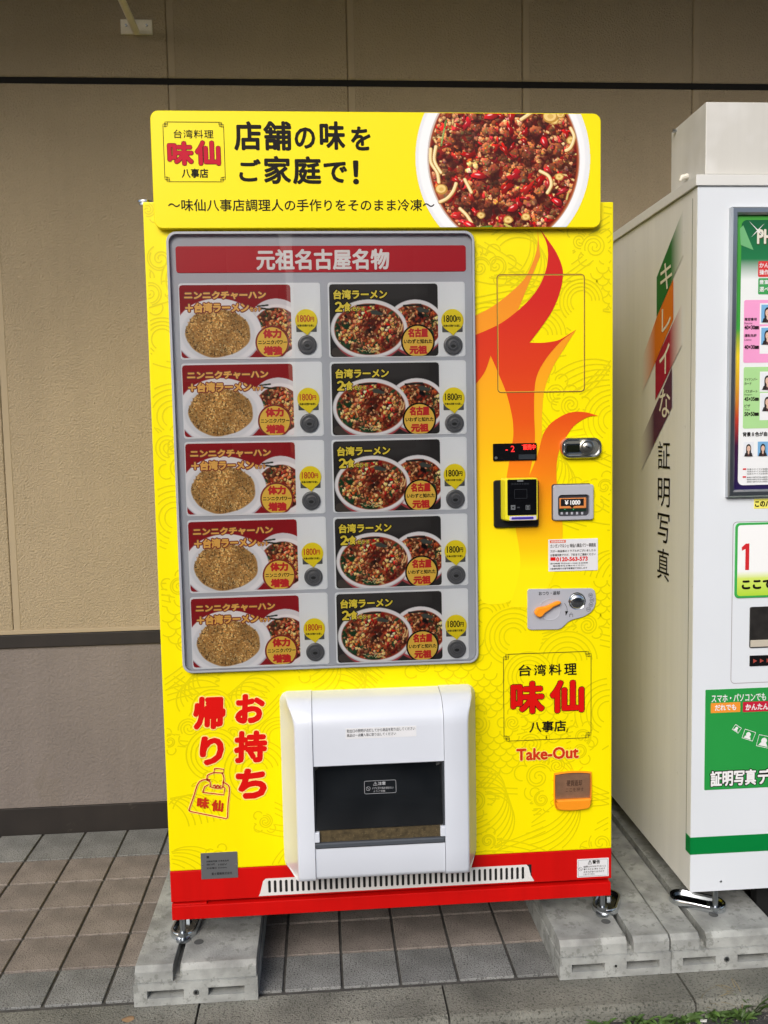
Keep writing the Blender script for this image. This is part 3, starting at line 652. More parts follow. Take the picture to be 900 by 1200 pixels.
    # cards: corner pixels of the ten, averaged to one regular grid
    LC = [((208.9, 332.9), (377.3, 418.2)), ((211.6, 427), (379.3, 511)), ((215.4, 520), (382.5, 603)), ((219, 609.5), (384, 692)), ((222.6, 698), (385.7, 781))]
    RC = [((382, 332), (545, 415.6)), ((385, 425), (546.7, 507)), ((388.5, 516), (547.5, 598)), ((391, 604.5), (548.7, 685.5)), ((393.4, 692), (550, 771.5))]
    def mean(cs):
        A = [onY(*c[0], -.004) for c in cs]; B = [onY(*c[1], -.004) for c in cs]
        x0 = sum(a[0] for a in A)/5; x1 = sum(b[0] for b in B)/5
        zc = [(a[1]+b[1])/2 for a, b in zip(A, B)]; h_ = sum(a[1]-b[1] for a, b in zip(A, B))/5
        p = np.polyfit(range(5), zc, 1); return x0, x1, [p[1]+p[0]*k for k in range(5)], h_
    lx0, lx1, lz, lh = mean(LC); rx0, rx1, rz, rh = mean(RC); h_ = (lh+rh)/2; zs = [(a+b)/2 for a, b in zip(lz, rz)]
    tagy = mat('tag_yellow', (255, 228, 10), .35, lin_=(.86, .70, .006))
    badgey = mat('badge_yellow', (252, 208, 70), .35, lin_=(.84, .56, .07))
    capo = mat('caption_orange_ink', (252, 190, 84), .4, lin_=(.88, .50, .10)); capy = mat('caption_yellow_ink', (250, 226, 60), .4, lin_=(.86, .70, .05)); dred = mat('dark_red_ink', (130, 22, 20), .4)
    def card(x0, x1, zc, kind):
        w_ = x1-x0; z1 = zc+h_/2; NX, NZ = (843-85, 487-103) if kind == 'L' else (787-55, 475-100); o0 = (85, 103) if kind == 'L' else (55, 100)
        def q(a, b): return x0+(a-o0[0])/NX*w_, z1-(b-o0[1])/NZ*h_
        def qb(a, b, c, d): u, v = q(a, d); x, z = q(c, b); return (u, v, x, z)
        og = Vector(((x0+x1)/2, -.003, zc))
        c = obj('product_card', MB().prism(rrect(x0, zc-h_/2, x1, z1, .006), -.0042, -.003, .0006), CARDW, VM, origin=og)
        pb = qb(90, 112, 682, 478) if kind == 'L' else qb(63, 109, 640, 470)
        IW, IH = 268, 166; ink = Ink(IW, IH, (148, 22, 30) if kind == 'L' else (44, 42, 42)); px0, py0, px1, py1 = (90, 112, 682, 478) if kind == 'L' else (63, 109, 640, 470)
        k = IW/(px1-px0); T = lambda a, b: ((a-px0)*k, (b-py0)*k)
        if kind == 'L':
            ink.ell(*T(600, 330), 158*k, 148*k, (226, 224, 230)); ink.ell(*T(606, 350), 150*k, 140*k, (244, 242, 246), 0, 3); ink.ell(*T(598, 345), 128*k, 118*k, (110, 30, 22), 0, 2)
            stew(ink, *T(598, 345), 126*k, 116*k, 300, 4.4, True); ink.line([T(502, 220), T(560, 214)], 3.5, (24, 44, 34)); ink.line([T(520, 230), T(590, 240)], 4, (30, 40, 30))
            ink.ell(*T(290, 352), 232*k, 172*k, (196, 196, 208)); ink.ell(*T(288, 348), 230*k, 168*k, (240, 242, 248), 0, 2); ink.ell(*T(288, 356), 196*k, 140*k, (224, 228, 236), 0, 4)
            ink.ell(*T(286, 352), 172*k, 122*k, (176, 134, 76), 0, 2, .04)
            lfr = lowf(16)
            for n in range(1500):
                a = R_(0, 6.28); r = math.sqrt(random.random())*.98; x, y = T(286+174*r*math.cos(a), 348+124*r*math.sin(a)*(1.0))
                sh = .80+.24*(1-(y/IH))+R_(-.2, .14)+lfr(x, y)*.35; base = random.choice([(240, 196, 120), (226, 176, 100), (250, 218, 152), (206, 152, 82), (178, 124, 66)])
                if random.random() < .11: base = (96, 76, 50)
                ink.ell(x, y, R_(1.4, 2.8), R_(.9, 1.5), tuple(min(255, c_*sh) for c_ in base), R_(0, 3.1), .7)
            for n in range(40):
                x, y = T(286+R_(-140, 150), 348+R_(60, 112)); ink.ell(x, y, R_(.8, 1.8), R_(.6, 1.2), (240, 220, 160), 0, .7) if (((x-T(286, 0)[0])/(160*k))**2+((y-T(0, 348)[1])/(112*k))**2 < 1) else None
        else:
            ink.ell(*T(320, 130), 260*k, 60*k, (58, 56, 56), .05, 12); ink.line([T(90, 440), T(150, 478)], 20, (70, 64, 60))
            for cx1, cy1, rx1, ry1 in ((516, 318, 158, 132), (270, 330, 204, 146)):
                ink.ell(*T(cx1, cy1+18), rx1*k*.93, ry1*k*.98, (176, 70, 76), 0, 2); ink.ell(*T(cx1, cy1), rx1*k, ry1*k, (206, 206, 212)); ink.ell(*T(cx1, cy1-2), (rx1-4)*k, (ry1-4)*k, (240, 240, 244), 0, 2)
                ink.ell(*T(cx1, cy1), (rx1-20)*k, (ry1-20)*k, (150, 60, 36), 0, 2); stew(ink, *T(cx1, cy1), (rx1-22)*k, (ry1-22)*k, 330 if rx1 > 180 else 240, 4.6, True)
                ink.line([T(cx1-60, cy1-ry1+30), T(cx1+34, cy1-ry1+26)], 4.5, (28, 34, 32)); ink.ell(*T(cx1+40, cy1-80), 16, 5, (66, 74, 70), .2, 1, .2)
                if rx1 > 180:
                    for n in range(26): a, b = T(cx1+R_(-70, 50), cy1+R_(92, 116)); ink.line([(a, b), (a+R_(-6, 6), b+R_(-3, 3))], 1.3, (232, 216, 160))
        ph = rrect(*pb, .005)
        Xm0, Zm0, Xm1, Zm1 = pb
        def keep(X, Z):
            dx = np.maximum(np.maximum(Xm0+.005-X, X-Xm1+.005), 0); dz = np.maximum(np.maximum(Zm0+.005-Z, Z-Zm1+.005), 0); return dx*dx+dz*dz <= .005**2+1e-9
        ink_mesh('food_picture', ink, pb, -.0046, c, keep=keep, origin=og)
        def sub(nm, mb, m, **k_): return obj(nm, mb, m, c, origin=og, **k_)
        def tx(mb, s_, r, Y, off, **k_): put_text(mb, s_, qb(*r), Y, off, **k_)
        if kind == 'L':
            A, B, C_ = ('ニンニクチャーハン', (118, 146, 548, 182)), ('＋台湾ラーメン', (122, 203, 455, 248)), ('セット', (462, 224, 522, 246))
            m1, m2 = MB(), MB()
            for s_, r in (A, B, C_): tx(m1, s_, r, -.0050, .17); tx(m2, s_, r, -.0054, .060)
            sub('caption_outline', m1, dred); sub('caption', m2, capo)
            bc, rim, top, mid, bot = q(577, 405), dred, ('体力', (532, 340, 625, 380)), ('ニンニクパワー', (502, 393, 656, 413)), ('増強', (532, 425, 628, 466))
        else:
            m2 = MB(); m1 = MB()
            for s_, r in (('台湾ラーメン', (86, 138, 368, 182)), ('２', (94, 198, 128, 243)), ('・', (126, 214, 138, 226)), ('食', (139, 199, 174, 243)), ('セット', (183, 222, 246, 242))): tx(m1, s_, r, -.0050, .13); tx(m2, s_, r, -.0054, .045)
            sub('caption_outline', m1, INK); sub('caption', m2, capy)
            bc, rim, top, mid, bot = q(530, 397), INK, ('名古屋', (480, 333, 582, 374)), ('いわずと知れた', (456, 386, 606, 407)), ('元祖', (486, 420, 577, 458))
        r_ = 91/NX*w_
        def clip(P): return [(a, max(b, pb[1]+.0006)) for a, b in P]
        sub('badge_rim', MB().flat(clip(circ(bc[0], bc[1], r_, 40)), -.0057), rim); sub('badge', MB().flat(clip(circ(bc[0], bc[1], r_*.90, 40)), -.0060), badgey)
        m1 = MB(); tx(m1, top[0], top[1], -.0064, .07); tx(m1, bot[0], bot[1], -.0064, .07); sub('badge_red_lettering', m1, mat('badge_red_ink', (200, 30, 30), .4))
        m1 = MB(); tx(m1, mid[0], mid[1], -.0064, .035); sub('badge_black_lettering', m1, INK)
        # price balloon, its dark holder and the select button
        dx = 0 if kind == 'L' else -46
        hx0 = qb(708+dx, 318, 818+dx, 352); sub('tag_holder', MB().prism(rrect(*hx0, .001, 2), -.0052, -.0042, 0), mat('tag_holder', (74, 78, 82), .5))
        bx_, bz_ = q(763+dx, 294); br = 60/NX*w_; pts = [(bx_+br*math.cos(math.radians(a)), bz_+br*math.sin(math.radians(a))) for a in range(-62, 243, 8)]+[q(767+dx, 370)]
        sub('price_tag', MB().prism(pts, -.0066, -.0058, .0003), tagy)
        m1 = MB(); tx(m1, '1800', (717+dx, 268, 783+dx, 302), -.0069, .018); tx(m1, '円', (785+dx, 277, 805+dx, 300), -.0069, .03); sub('price', m1, mat('price_red_ink', (196, 62, 16), .4) if kind == 'L' else INK)
        m1 = MB(); tx(m1, '冷凍の状態でお渡し', (714+dx, 315, 806+dx, 326), -.0069, .03); sub('tag_note', m1, INK)
        kx, kz = q(765+dx, 418); kr = 51/NX*w_; m1 = MB(); prof = [(1, -.0042), (1, -.0085), (.94, -.0095), (.80, -.0098), (.78, -.0080), (.58, -.0080), (.55, -.0098), (.40, -.0104), (.36, -.0088)]
        m1.grid([[(kx+kr*f*math.cos(t*math.pi/16), y, kz+kr*f*math.sin(t*math.pi/16)) for t in range(32)] for f, y in prof], close=True)
        m1.add([(kx+kr*.36*math.cos(t*math.pi/16), -.0088, kz+kr*.36*math.sin(t*math.pi/16)) for t in range(32)], [tuple(range(32))])
        sub('select_button', m1, mat('button_grey', (96, 100, 106), .35, lin_=(.10, .105, .115)), smooth=True)
        sub('button_mark', MB().flat(circ(kx, kz-.002, kr*.26, 16, kr*.16), -.0091), mat('button_dark', (30, 32, 34), .4))
        return c
    for kind, x0, x1 in (('L', lx0, lx1), ('R', rx0, rx1)):
        c0 = card(x0, x1, zs[0], kind); c0['label'] = 'card for fried rice and ramen set' if kind == 'L' else 'card for two servings of ramen'
        for k in range(1, 5):
            c = c0.copy(); COL.objects.link(c); c.parent = VM; c.location.z = c0.location.z+zs[k]-zs[0]+R_(-.0006, .0006); c.location.x += R_(-.0008, .0008); c.rotation_euler = (0, R_(-.004, .004), 0)
            for ch in c0.children: d = ch.copy(); COL.objects.link(d); d.parent = c

    # red foot: ventilation grille
    Yg = -.002; gx0, gz1 = onY(309, 1026, Yg)[0], onY(470, 1012, Yg)[1]; gx1 = onY(626, 1012, Yg)[0]; gz0 = .2165; gz1 = .2565
    gl = onY(303, 1045, Yg)[0]
    obj('grille_back', MB().box(gl+.014, -.0006, gz0+.001, gx1-.006, -.0002, gz1-.001), DARK, VM)
    mb = MB(); n = 47; sa, sb = gx0+.006, gx1-.020; p = (sb-sa)/n; N_ = 24
    for k in range(n):
        a, b = sa+k*p, sa+(k+1)*p; cx_ = (a+b)/2; hw = p*.24
        inn, out = [], []
        zlo, zhi = gz0+.006, gz1-.005
        for j in range(N_):
            t = 2*math.pi*(j+.5)/N_; ex, ez = math.cos(t), math.sin(t)
            iz = (zhi-hw if ez > 0 else zlo+hw)+hw*ez; inn.append((cx_+hw*ex, iz))
            s_ = min((p/2)/max(abs(ex), 1e-6), ((gz1-gz0)/2)/max(abs(ez), 1e-6)); out.append((cx_+s_*ex, (gz0+gz1)/2+s_*ez))
        for cc in ((a, gz0), (b, gz0), (a, gz1), (b, gz1)):
            j = min(range(N_), key=lambda j: (out[j][0]-cc[0])**2+(out[j][1]-cc[1])**2); out[j] = cc
        mb.grid([[(x, Yg, z) for x, z in out], [(x, Yg, z) for x, z in inn], [(x, -.0004, z) for x, z in inn]], close=True)
    mb.flat([(gl, gz0), (sa, gz0), (sa, gz1), (gx0+.004, gz1), (gx0-.002, gz1-.006), (gl+.004, gz0+.008)], Yg); mb.flat([(sb, gz0), (gx1, gz0), (gx1-.008, gz0+.014), (gx1-.013, gz1-.006), (gx1-.018, gz1), (sb, gz1)], Yg)
    obj('vent_grille', mb, mat('grille_white', (222, 220, 218), .4), VM)
    # feet
    for u, v in ((214.5, 1090), (706, 1060)):
        x, y = onZ(u, v+6, PZ+.012); m1 = MB().tube([(x, y, PZ+.006), (x, y, ZB+.02)], .0065, 12); f = obj('foot', m1, STEEL, VM, smooth=True)
        obj('nut', MB().tube([(x, y, PZ+.012), (x, y, PZ+.022)], .0125, 6), STEEL, f)
        obj('foot_pad', MB().tube([(x, y, PZ+.0005), (x, y, PZ+.006)], .016, 18), STEEL, f)
    for x in (.06, .94): obj('foot', MB().tube([(x, .70, PZ+.001), (x, .70, ZB+.02)], .010, 10), STEEL, VM)
    # plates and stickers
    def sticker(name, px, m, Y=-.0012, r=.001): return obj(name, MB().prism(rrect(*box(*px, Y), r, 3), Y, Y+.0012, .0002), m, VM)
    s = sticker('rating_plate', (235.5, 999, 278.5, 1029.5), mat('plate_grey', (110, 114, 118), .35, .6, lin_=(.24, .25, .26)), -.0016)
    mb = MB(); Yp = -.0019
    pt_text(mb, '■', (242, 1003, 245, 1006), Yp); 
    for px, t_ in (((242, 1008, 268, 1010), '自動販売機 冷凍食品用'), ((242, 1012, 252, 1014), '型式'), ((256, 1012, 266, 1014), '100V'), ((242, 1016, 266, 1018), '定格電圧 50/60Hz'), ((248, 1022, 272, 1025), '富士電機株式会社')): pt_text(mb, t_, px, Yp, .02)
    obj('plate_lettering', mb, mat('plate_ink', (40, 42, 44), .5), s)
    obj('plate_rivet', MB().prism(circ(*onY(237.5, 1014, -.0018), .0012, 8), -.0024, -.0016, .0002), CHROME, s); obj('plate_rivet', MB().prism(circ(*onY(276.5, 1013, -.0018), .0012, 8), -.0024, -.0016, .0002), CHROME, s)
    s = sticker('warning_sticker', (676.4, 1006.2, 713.4, 1027.6), mat('sticker_white', (225, 225, 228), .4), -.0012)
    mb = MB(); Yp = -.0015; pt_text(mb, '⚠警告', (689, 1008, 703, 1012.5), Yp, .03)
    for k, t_ in enumerate(('転倒防止のためゆすらないこと', '寄りかかる 押す たおす', 'おそれがありますので', 'しないでください')): pt_text(mb, t_, (684, 1014+k*3.1, (710, 709, 708, 697)[k], 1016.2+k*3.1), Yp, .015)
    mb.ribbon(circ(*onY(680.3, 1018.5, Yp), .0042, 20), .0007, Yp, closed=True); a = onY(680.3, 1018.5, Yp); mb.ribbon([(a[0]-.003, a[1]+.003), (a[0]+.003, a[1]-.003)], .0007, Yp)
    mb.ribbon(rrect(*box(677.6, 1007.4, 712.2, 1026.4, Yp), .001, 2), .0005, Yp, closed=True)
    obj('warning_lettering', mb, INK, s)
    s = sticker('help_sticker', (642.6, 631.5, 700.6, 669), mat('sticker_white', (225, 225, 228), .4), -.0018)
    mb = MB(); Yp = -.0021
    for px, t_ in (((645, 637, 698, 641.5), 'カンガンマルシェ 味仙八事店パワー事務局'), ((645, 644, 698, 646.8), '万が一商品等のトラブルがございましたら'), ((645, 648.6, 698, 651.4), 'お客様手数ですが、下記までご連絡ください'), ((645, 659.2, 689, 661), '受付時間 平日9:00～18:00 土日祝休'), ((648, 662, 686, 663.6), '電話番号をお確かめください'), ((645, 665, 688, 667), '※営業時間外は留守番電話で対応します')): pt_text(mb, t_, px, Yp, .02)
    obj('help_lettering', mb, INK, s)
    mb = MB(); pt_text(mb, '0120-563-573', (652, 652.8, 688.5, 657.3), Yp, .045); mb.flat(rrect(*box(645, 653, 651, 657.2, Yp), .0005, 2), Yp); obj('phone_number', mb, REDINK, s)
    obj('help_heading', MB().flat(rrect(*box(644.5, 633, 663, 636.2, Yp), .0005, 2), Yp), mat('heading_orange', (222, 88, 30), .4), s)
    mb = MB(); pt_text(mb, '商品取扱事業者', (646, 633.6, 661.5, 635.7), Yp-.0003, .02); obj('heading_lettering', mb, WHITEINK, s)

    # company emblem
    em = obj('logo_frame', (lambda m_: (logo_frame(m_, (590.3, 765, 692.6, 866.5), -.0012, .0014, .0115), m_)[1])(MB()), mat('frame_ink', (60, 52, 8), .5), VM)
    mb = MB()
    for s_, px in zip('台湾料理', ((607.8, 779, 622.3, 792), (626, 778.5, 639.8, 791.6), (643.4, 778.2, 657.8, 791), (661.3, 777.6, 675.6, 790.6))): pt_text(mb, s_, px, -.0012, .018)
    pt_text(mb, '八事店', (620.5, 845, 663, 857.5), -.0012, .025)
    A = (('味', (600, 800, 636.5, 835)), ('仙', (646, 798.5, 683, 833.5)))
    for s_, px in A: pt_text(mb, s_, px, -.0012, .058)
    obj('emblem_black_lettering', mb, INK, VM)
    mb = MB()
    for s_, px in A: pt_text(mb, s_, px, -.0016, .040)
    obj('emblem_red_characters', mb, REDINK, VM)
    mb = MB(); pt_text(mb, 'Take-Out', (605.8, 876.5, 677.5, 889.5), -.0016, .035); obj('take_out_lettering', mb, mat('brick_red_ink', (205, 50, 10), .4), VM)
    mb = MB(); pt_text(mb, 'Take-Out', (605.8, 876.5, 677.5, 889.5), -.0012, .07); obj('take_out_halo', mb, HALO, VM)
    # big red brush words
    V = (('お', (277, 815, 309, 846)), ('持', (276, 858, 311.5, 892)), ('ち', (278.5, 902.5, 310.5, 934)), ('帰', (228, 818, 262.5, 853)), ('り', (236, 864.5, 260.5, 895)))
    m1, m2 = MB(), MB()
    for s_, px in V: pt_text(m1, s_, px, -.0012, .083, shear=.06); pt_text(m2, s_, px, -.0016, .052, shear=.06)
    obj('take_home_halo', m1, HALO, VM); obj('take_home_lettering', m2, REDINK, VM)
    # bag with a hand
    def B_(pts): return [(180+x/5.217, 780+y/5.217) for x, y in pts]
    bag = [smooth_pts(B_([(215, 885), (245, 800), (270, 725), (300, 700), (345, 697)]), 6), smooth_pts(B_([(425, 712), (458, 735), (463, 770), (455, 850), (452, 930)]), 6)+B_([(440, 935), (225, 892), (215, 885)]),
           B_([(300, 775), (312, 740), (335, 728)])+[], B_([(300, 775), (428, 790), (436, 748), (425, 742)]), smooth_pts(B_([(345, 740), (345, 712), (328, 700), (330, 672), (352, 660), (372, 655)]), 6),
           smooth_pts(B_([(420, 655), (430, 690), (425, 712), (420, 745), (395, 750), (370, 748), (345, 740)]), 6), B_([(372, 630), (380, 628), (428, 634), (424, 656), (368, 654), (372, 630)]), smooth_pts(B_([(362, 738), (372, 730), (382, 742), (392, 730), (402, 742), (412, 732)]), 4)]
    m1, m2 = MB(), MB()
    for P_ in bag:
        if len(P_) > 1: m1.ribbon([onY(u, v, -.0012) for u, v in P_], .0052, -.0012); m2.ribbon([onY(u, v, -.0016) for u, v in P_], .0025, -.0016)
    for s_, r_ in (('味', (231.5, 935, 244.5, 947)), ('仙', (248.5, 938, 261, 950.5))): put_text(m2, s_, box(*r_, -.0016), -.0016, .05, rot=-.12)
    obj('bag_drawing_halo', m1, HALO, VM); obj('bag_drawing', m2, mat('bag_red_ink', (196, 48, 14), .4), VM)
build_machine()

# ------------------------------------------------------------------ pickup hatch of the machine
def build_hatch():
    bxl, zt = onY(328.5, 812, 0)[0]-.002, onY(345, 810, -.004)[1]; bxr = onY(557, 850, 0)[0]; F = -.092
    fxl, fxr = onY(346, 930, F)[0], onY(551, 930, F)[0]; zb = onY(430, 1031.5, F)[1]
    H = obj('pickup_hatch', MB().box(bxl+.01, -.004, zb+.01, bxr-.01, -.0002, zt-.01), PLASTIC, VM)
    R = .058
    prof = [(0, zt), (-.008, zt-.0006)]+[(-.030-(abs(F)-.030)*math.sin(t), zt-.004-R*(1-math.cos(t))) for t in [math.pi/2*k/9 for k in range(10)]]
    zc = zt-.004-R
    wz1, wz0 = onY(440, 896, F)[1], onY(440, 992.5, F)[1]
    low = [(F, zb+.012), (F+.003, zb+.004), (F+.010, zb), (0, zb+.006)]
    full = prof+[(F, zc-.05), (F, wz1), (F, wz0), (F, wz0-.01)]+low
    def outer(base, front, y, k): t = min(1, abs(y/F)); return base+(front-base)*(t**1.8)
    xl, xr = onY(367.5, 930, F)[0], onY(521.5, 930, F)[0]
    for side, base, front, inner in (('l', bxl, fxl, xl), ('r', bxr, fxr, xr)):
        rows = []; bases = []
        for y, z in full:
            d = 1 if side == 'l' else -1; rr = .024; q_ = max(0, rr-(zt-z)); q2 = max(0, rr-(z-zb))*.5; bz_ = base+d*((rr-math.sqrt(max(0, rr*rr-q_*q_)))*.8+(rr-math.sqrt(max(0, rr*rr-q2*q2)))); bases.append(bz_)
            t_ = min(1, abs(y/F)); xo = bz_+(front-base)*(t_**1.8)*(1 if abs(front-bz_) > .012 else .6)
            rows.append([(xo, min(0, y+.016) if y < -.02 else y, z), (xo+d*.0005, min(0, y+.007) if y < -.02 else y, z), (xo+d*.003, y+.0022 if y < -.02 else y, z), (xo+d*.007, y, z), (inner, y, z), (inner, min(y+.012, 0), z)])
        # side wall down to the door
        rows = [[(b_, 0.0, z)]+r for b_, (y, z), r in zip(bases, full, rows)]
        obj('cheek', MB().grid(rows), PLASTIC, H, smooth=True)
    e = .0035
    xi0, xi1 = xl+.0008, xr-.0008
    up = [(y+e, z-.0012) for y, z in prof]+[(F+e, zc-.05), (F+e, wz1), (F+e+.012, wz1+.001)]
    obj('upper_cover', MB().grid([[(xi0, y, z), (xi1, y, z)] for y, z in up]), PLASTIC, H, smooth=True)
    lo = [(F+e+.014, wz0-.0005), (F+e, wz0)]+[(y+e if y < -.01 else y, z+.001) for y, z in low]
    obj('lower_cover', MB().grid([[(xi0, y, z), (xi1, y, z)] for y, z in lo]), PLASTIC, H, smooth=True)
    # chute behind the flap
    c = MB(); fz = wz0+.002
    c.add([(xl, F+.012, fz), (xr, F+.012, fz), (xr, -.004, fz+.018), (xl, -.004, fz+.018)], [(0, 1, 2, 3)])
    obj('chute_floor', c, mat('chute_rubber_brown', (70, 55, 40), .75, var=.4, vscale=60, bump=.6, bscale=500, lin_=(.055, .040, .024), spots=(260, .60, (130, 110, 70), .6)), H)
    c = MB().box(xl-.001, -.0046, wz0, xr+.001, -.0042, wz1+.02); obj('chute_back', c, DARK, H)
    def lean(m_):
        m_.v = [(x, y+max(0, (z-fb-.027)/(ft-fb-.027))*.026, z) for x, y, z in m_.v]; return m_
    # smoky flap hinged at the top
    ft = wz1-.0035; fb = wz0+.012
    fl = obj('flap', lean(MB().prism(rrect(xl+.004, fb+.027, xr-.003, ft, .004), F+.006, F+.010, .001)), mat('smoky_acrylic', (40, 44, 48), .05, var=.5, vscale=9, lin_=(.008, .009, .010), spec=1.0, coat=1.0), H)
    g = MB().prism([(a, b) for a, b in rrect(xl+.006, fb, xr-.005, fb+.027, .003)], F+.0085, F+.0125, .0008); obj('flap_reflection_band', g, mat('painted_ground_reflection', (80, 66, 40), .5, var=.5, vscale=90, bump=.3, bscale=500, lin_=(.075, .055, .026), spots=(330, .60, (150, 136, 100), .8)), H)  # opaque brown speckle painted in place of the ground's reflection
    obj('frame', MB().box(xl, F+.008, wz1-.0035, xr, F+.016, wz1+.001).box(xl, F+.008, wz0, xl+.004, F+.040, wz1).box(xr-.004, F+.008, wz0, xr, F+.040, wz1), mat('frame_charcoal', (60, 66, 74), .4, lin_=(.035, .04, .048)), H)
    obj('handle_bar', MB().prism(rrect(xl+.0005, wz0+.0005, xr-.0005, wz0+.012, .001), F+.0015, F+.014, .002), mat('handle_slate', (84, 92, 104), .35, lin_=(.07, .08, .095)), H)
    for x0_, x1_ in ((xl-.0005, xl+.0105), (xr-.0105, xr+.0005)):
        obj('clip', MB().prism(rrect(x0_, wz0+.015, x1_, wz0+.037, .0015), F+.0005, F+.010, .0012), PLASTIC, H)
    for x0_ in (xl+.004, xr-.015): obj('hinge_corner', MB().prism([(x0_, ft), (x0_+.012, ft), (x0_+.012, ft-.009 if x0_ > .5 else ft-.002), (x0_, ft-.014)], F+.0246, F+.0275, .0003), mat('hinge_grey', (120, 124, 130), .4, lin_=(.12, .125, .13)), H)
    # notices
    Yn = F+e-.0004; s = obj('notice_strip', MB().prism(rrect(*box(405, 852, 488, 864.5, Yn), .001, 2), Yn, Yn+.0005, 0), mat('notice_white', (225, 227, 232), .5, lin_=(.76, .77, .80)), H)
    mb = MB(); pt_text(mb, '取出口の照明が点灯してから商品を取り出してください', (406.5, 853.3, 486.5, 857.2), Yn-.0003, .012); pt_text(mb, '商品は一点購入毎に取り出してください', (406.5, 859, 464, 862.6), Yn-.0003, .012)
    obj('notice_lettering', mb, mat('grey_ink', (70, 72, 78), .5), s)
    Yc = F+.0055; a = box(427.5, 918.5, 464.8, 932.5, Yc); mb = MB(); mb.ribbon(rrect(*a, .003), .0007, Yc, closed=True)
    pt_text(mb, '⚠注意', (438, 919.8, 452.5, 923.8), Yc, .02); pt_text(mb, 'ドアに手や指を挟まない', (437, 925.3, 462, 928), Yc, .0); pt_text(mb, 'ようご注意', (438, 929, 452, 931.2), Yc, .0)
    x_, z_ = onY(432, 927.5, Yc); mb.ribbon(circ(x_, z_, .0042, 18), .0006, Yc, closed=True); mb.ribbon([(x_-.003, z_+.003), (x_+.003, z_-.003)], .0006, Yc)
    obj('caution_print', lean(mb), mat('print_silver', (170, 172, 176), .5), H)
build_hatch()

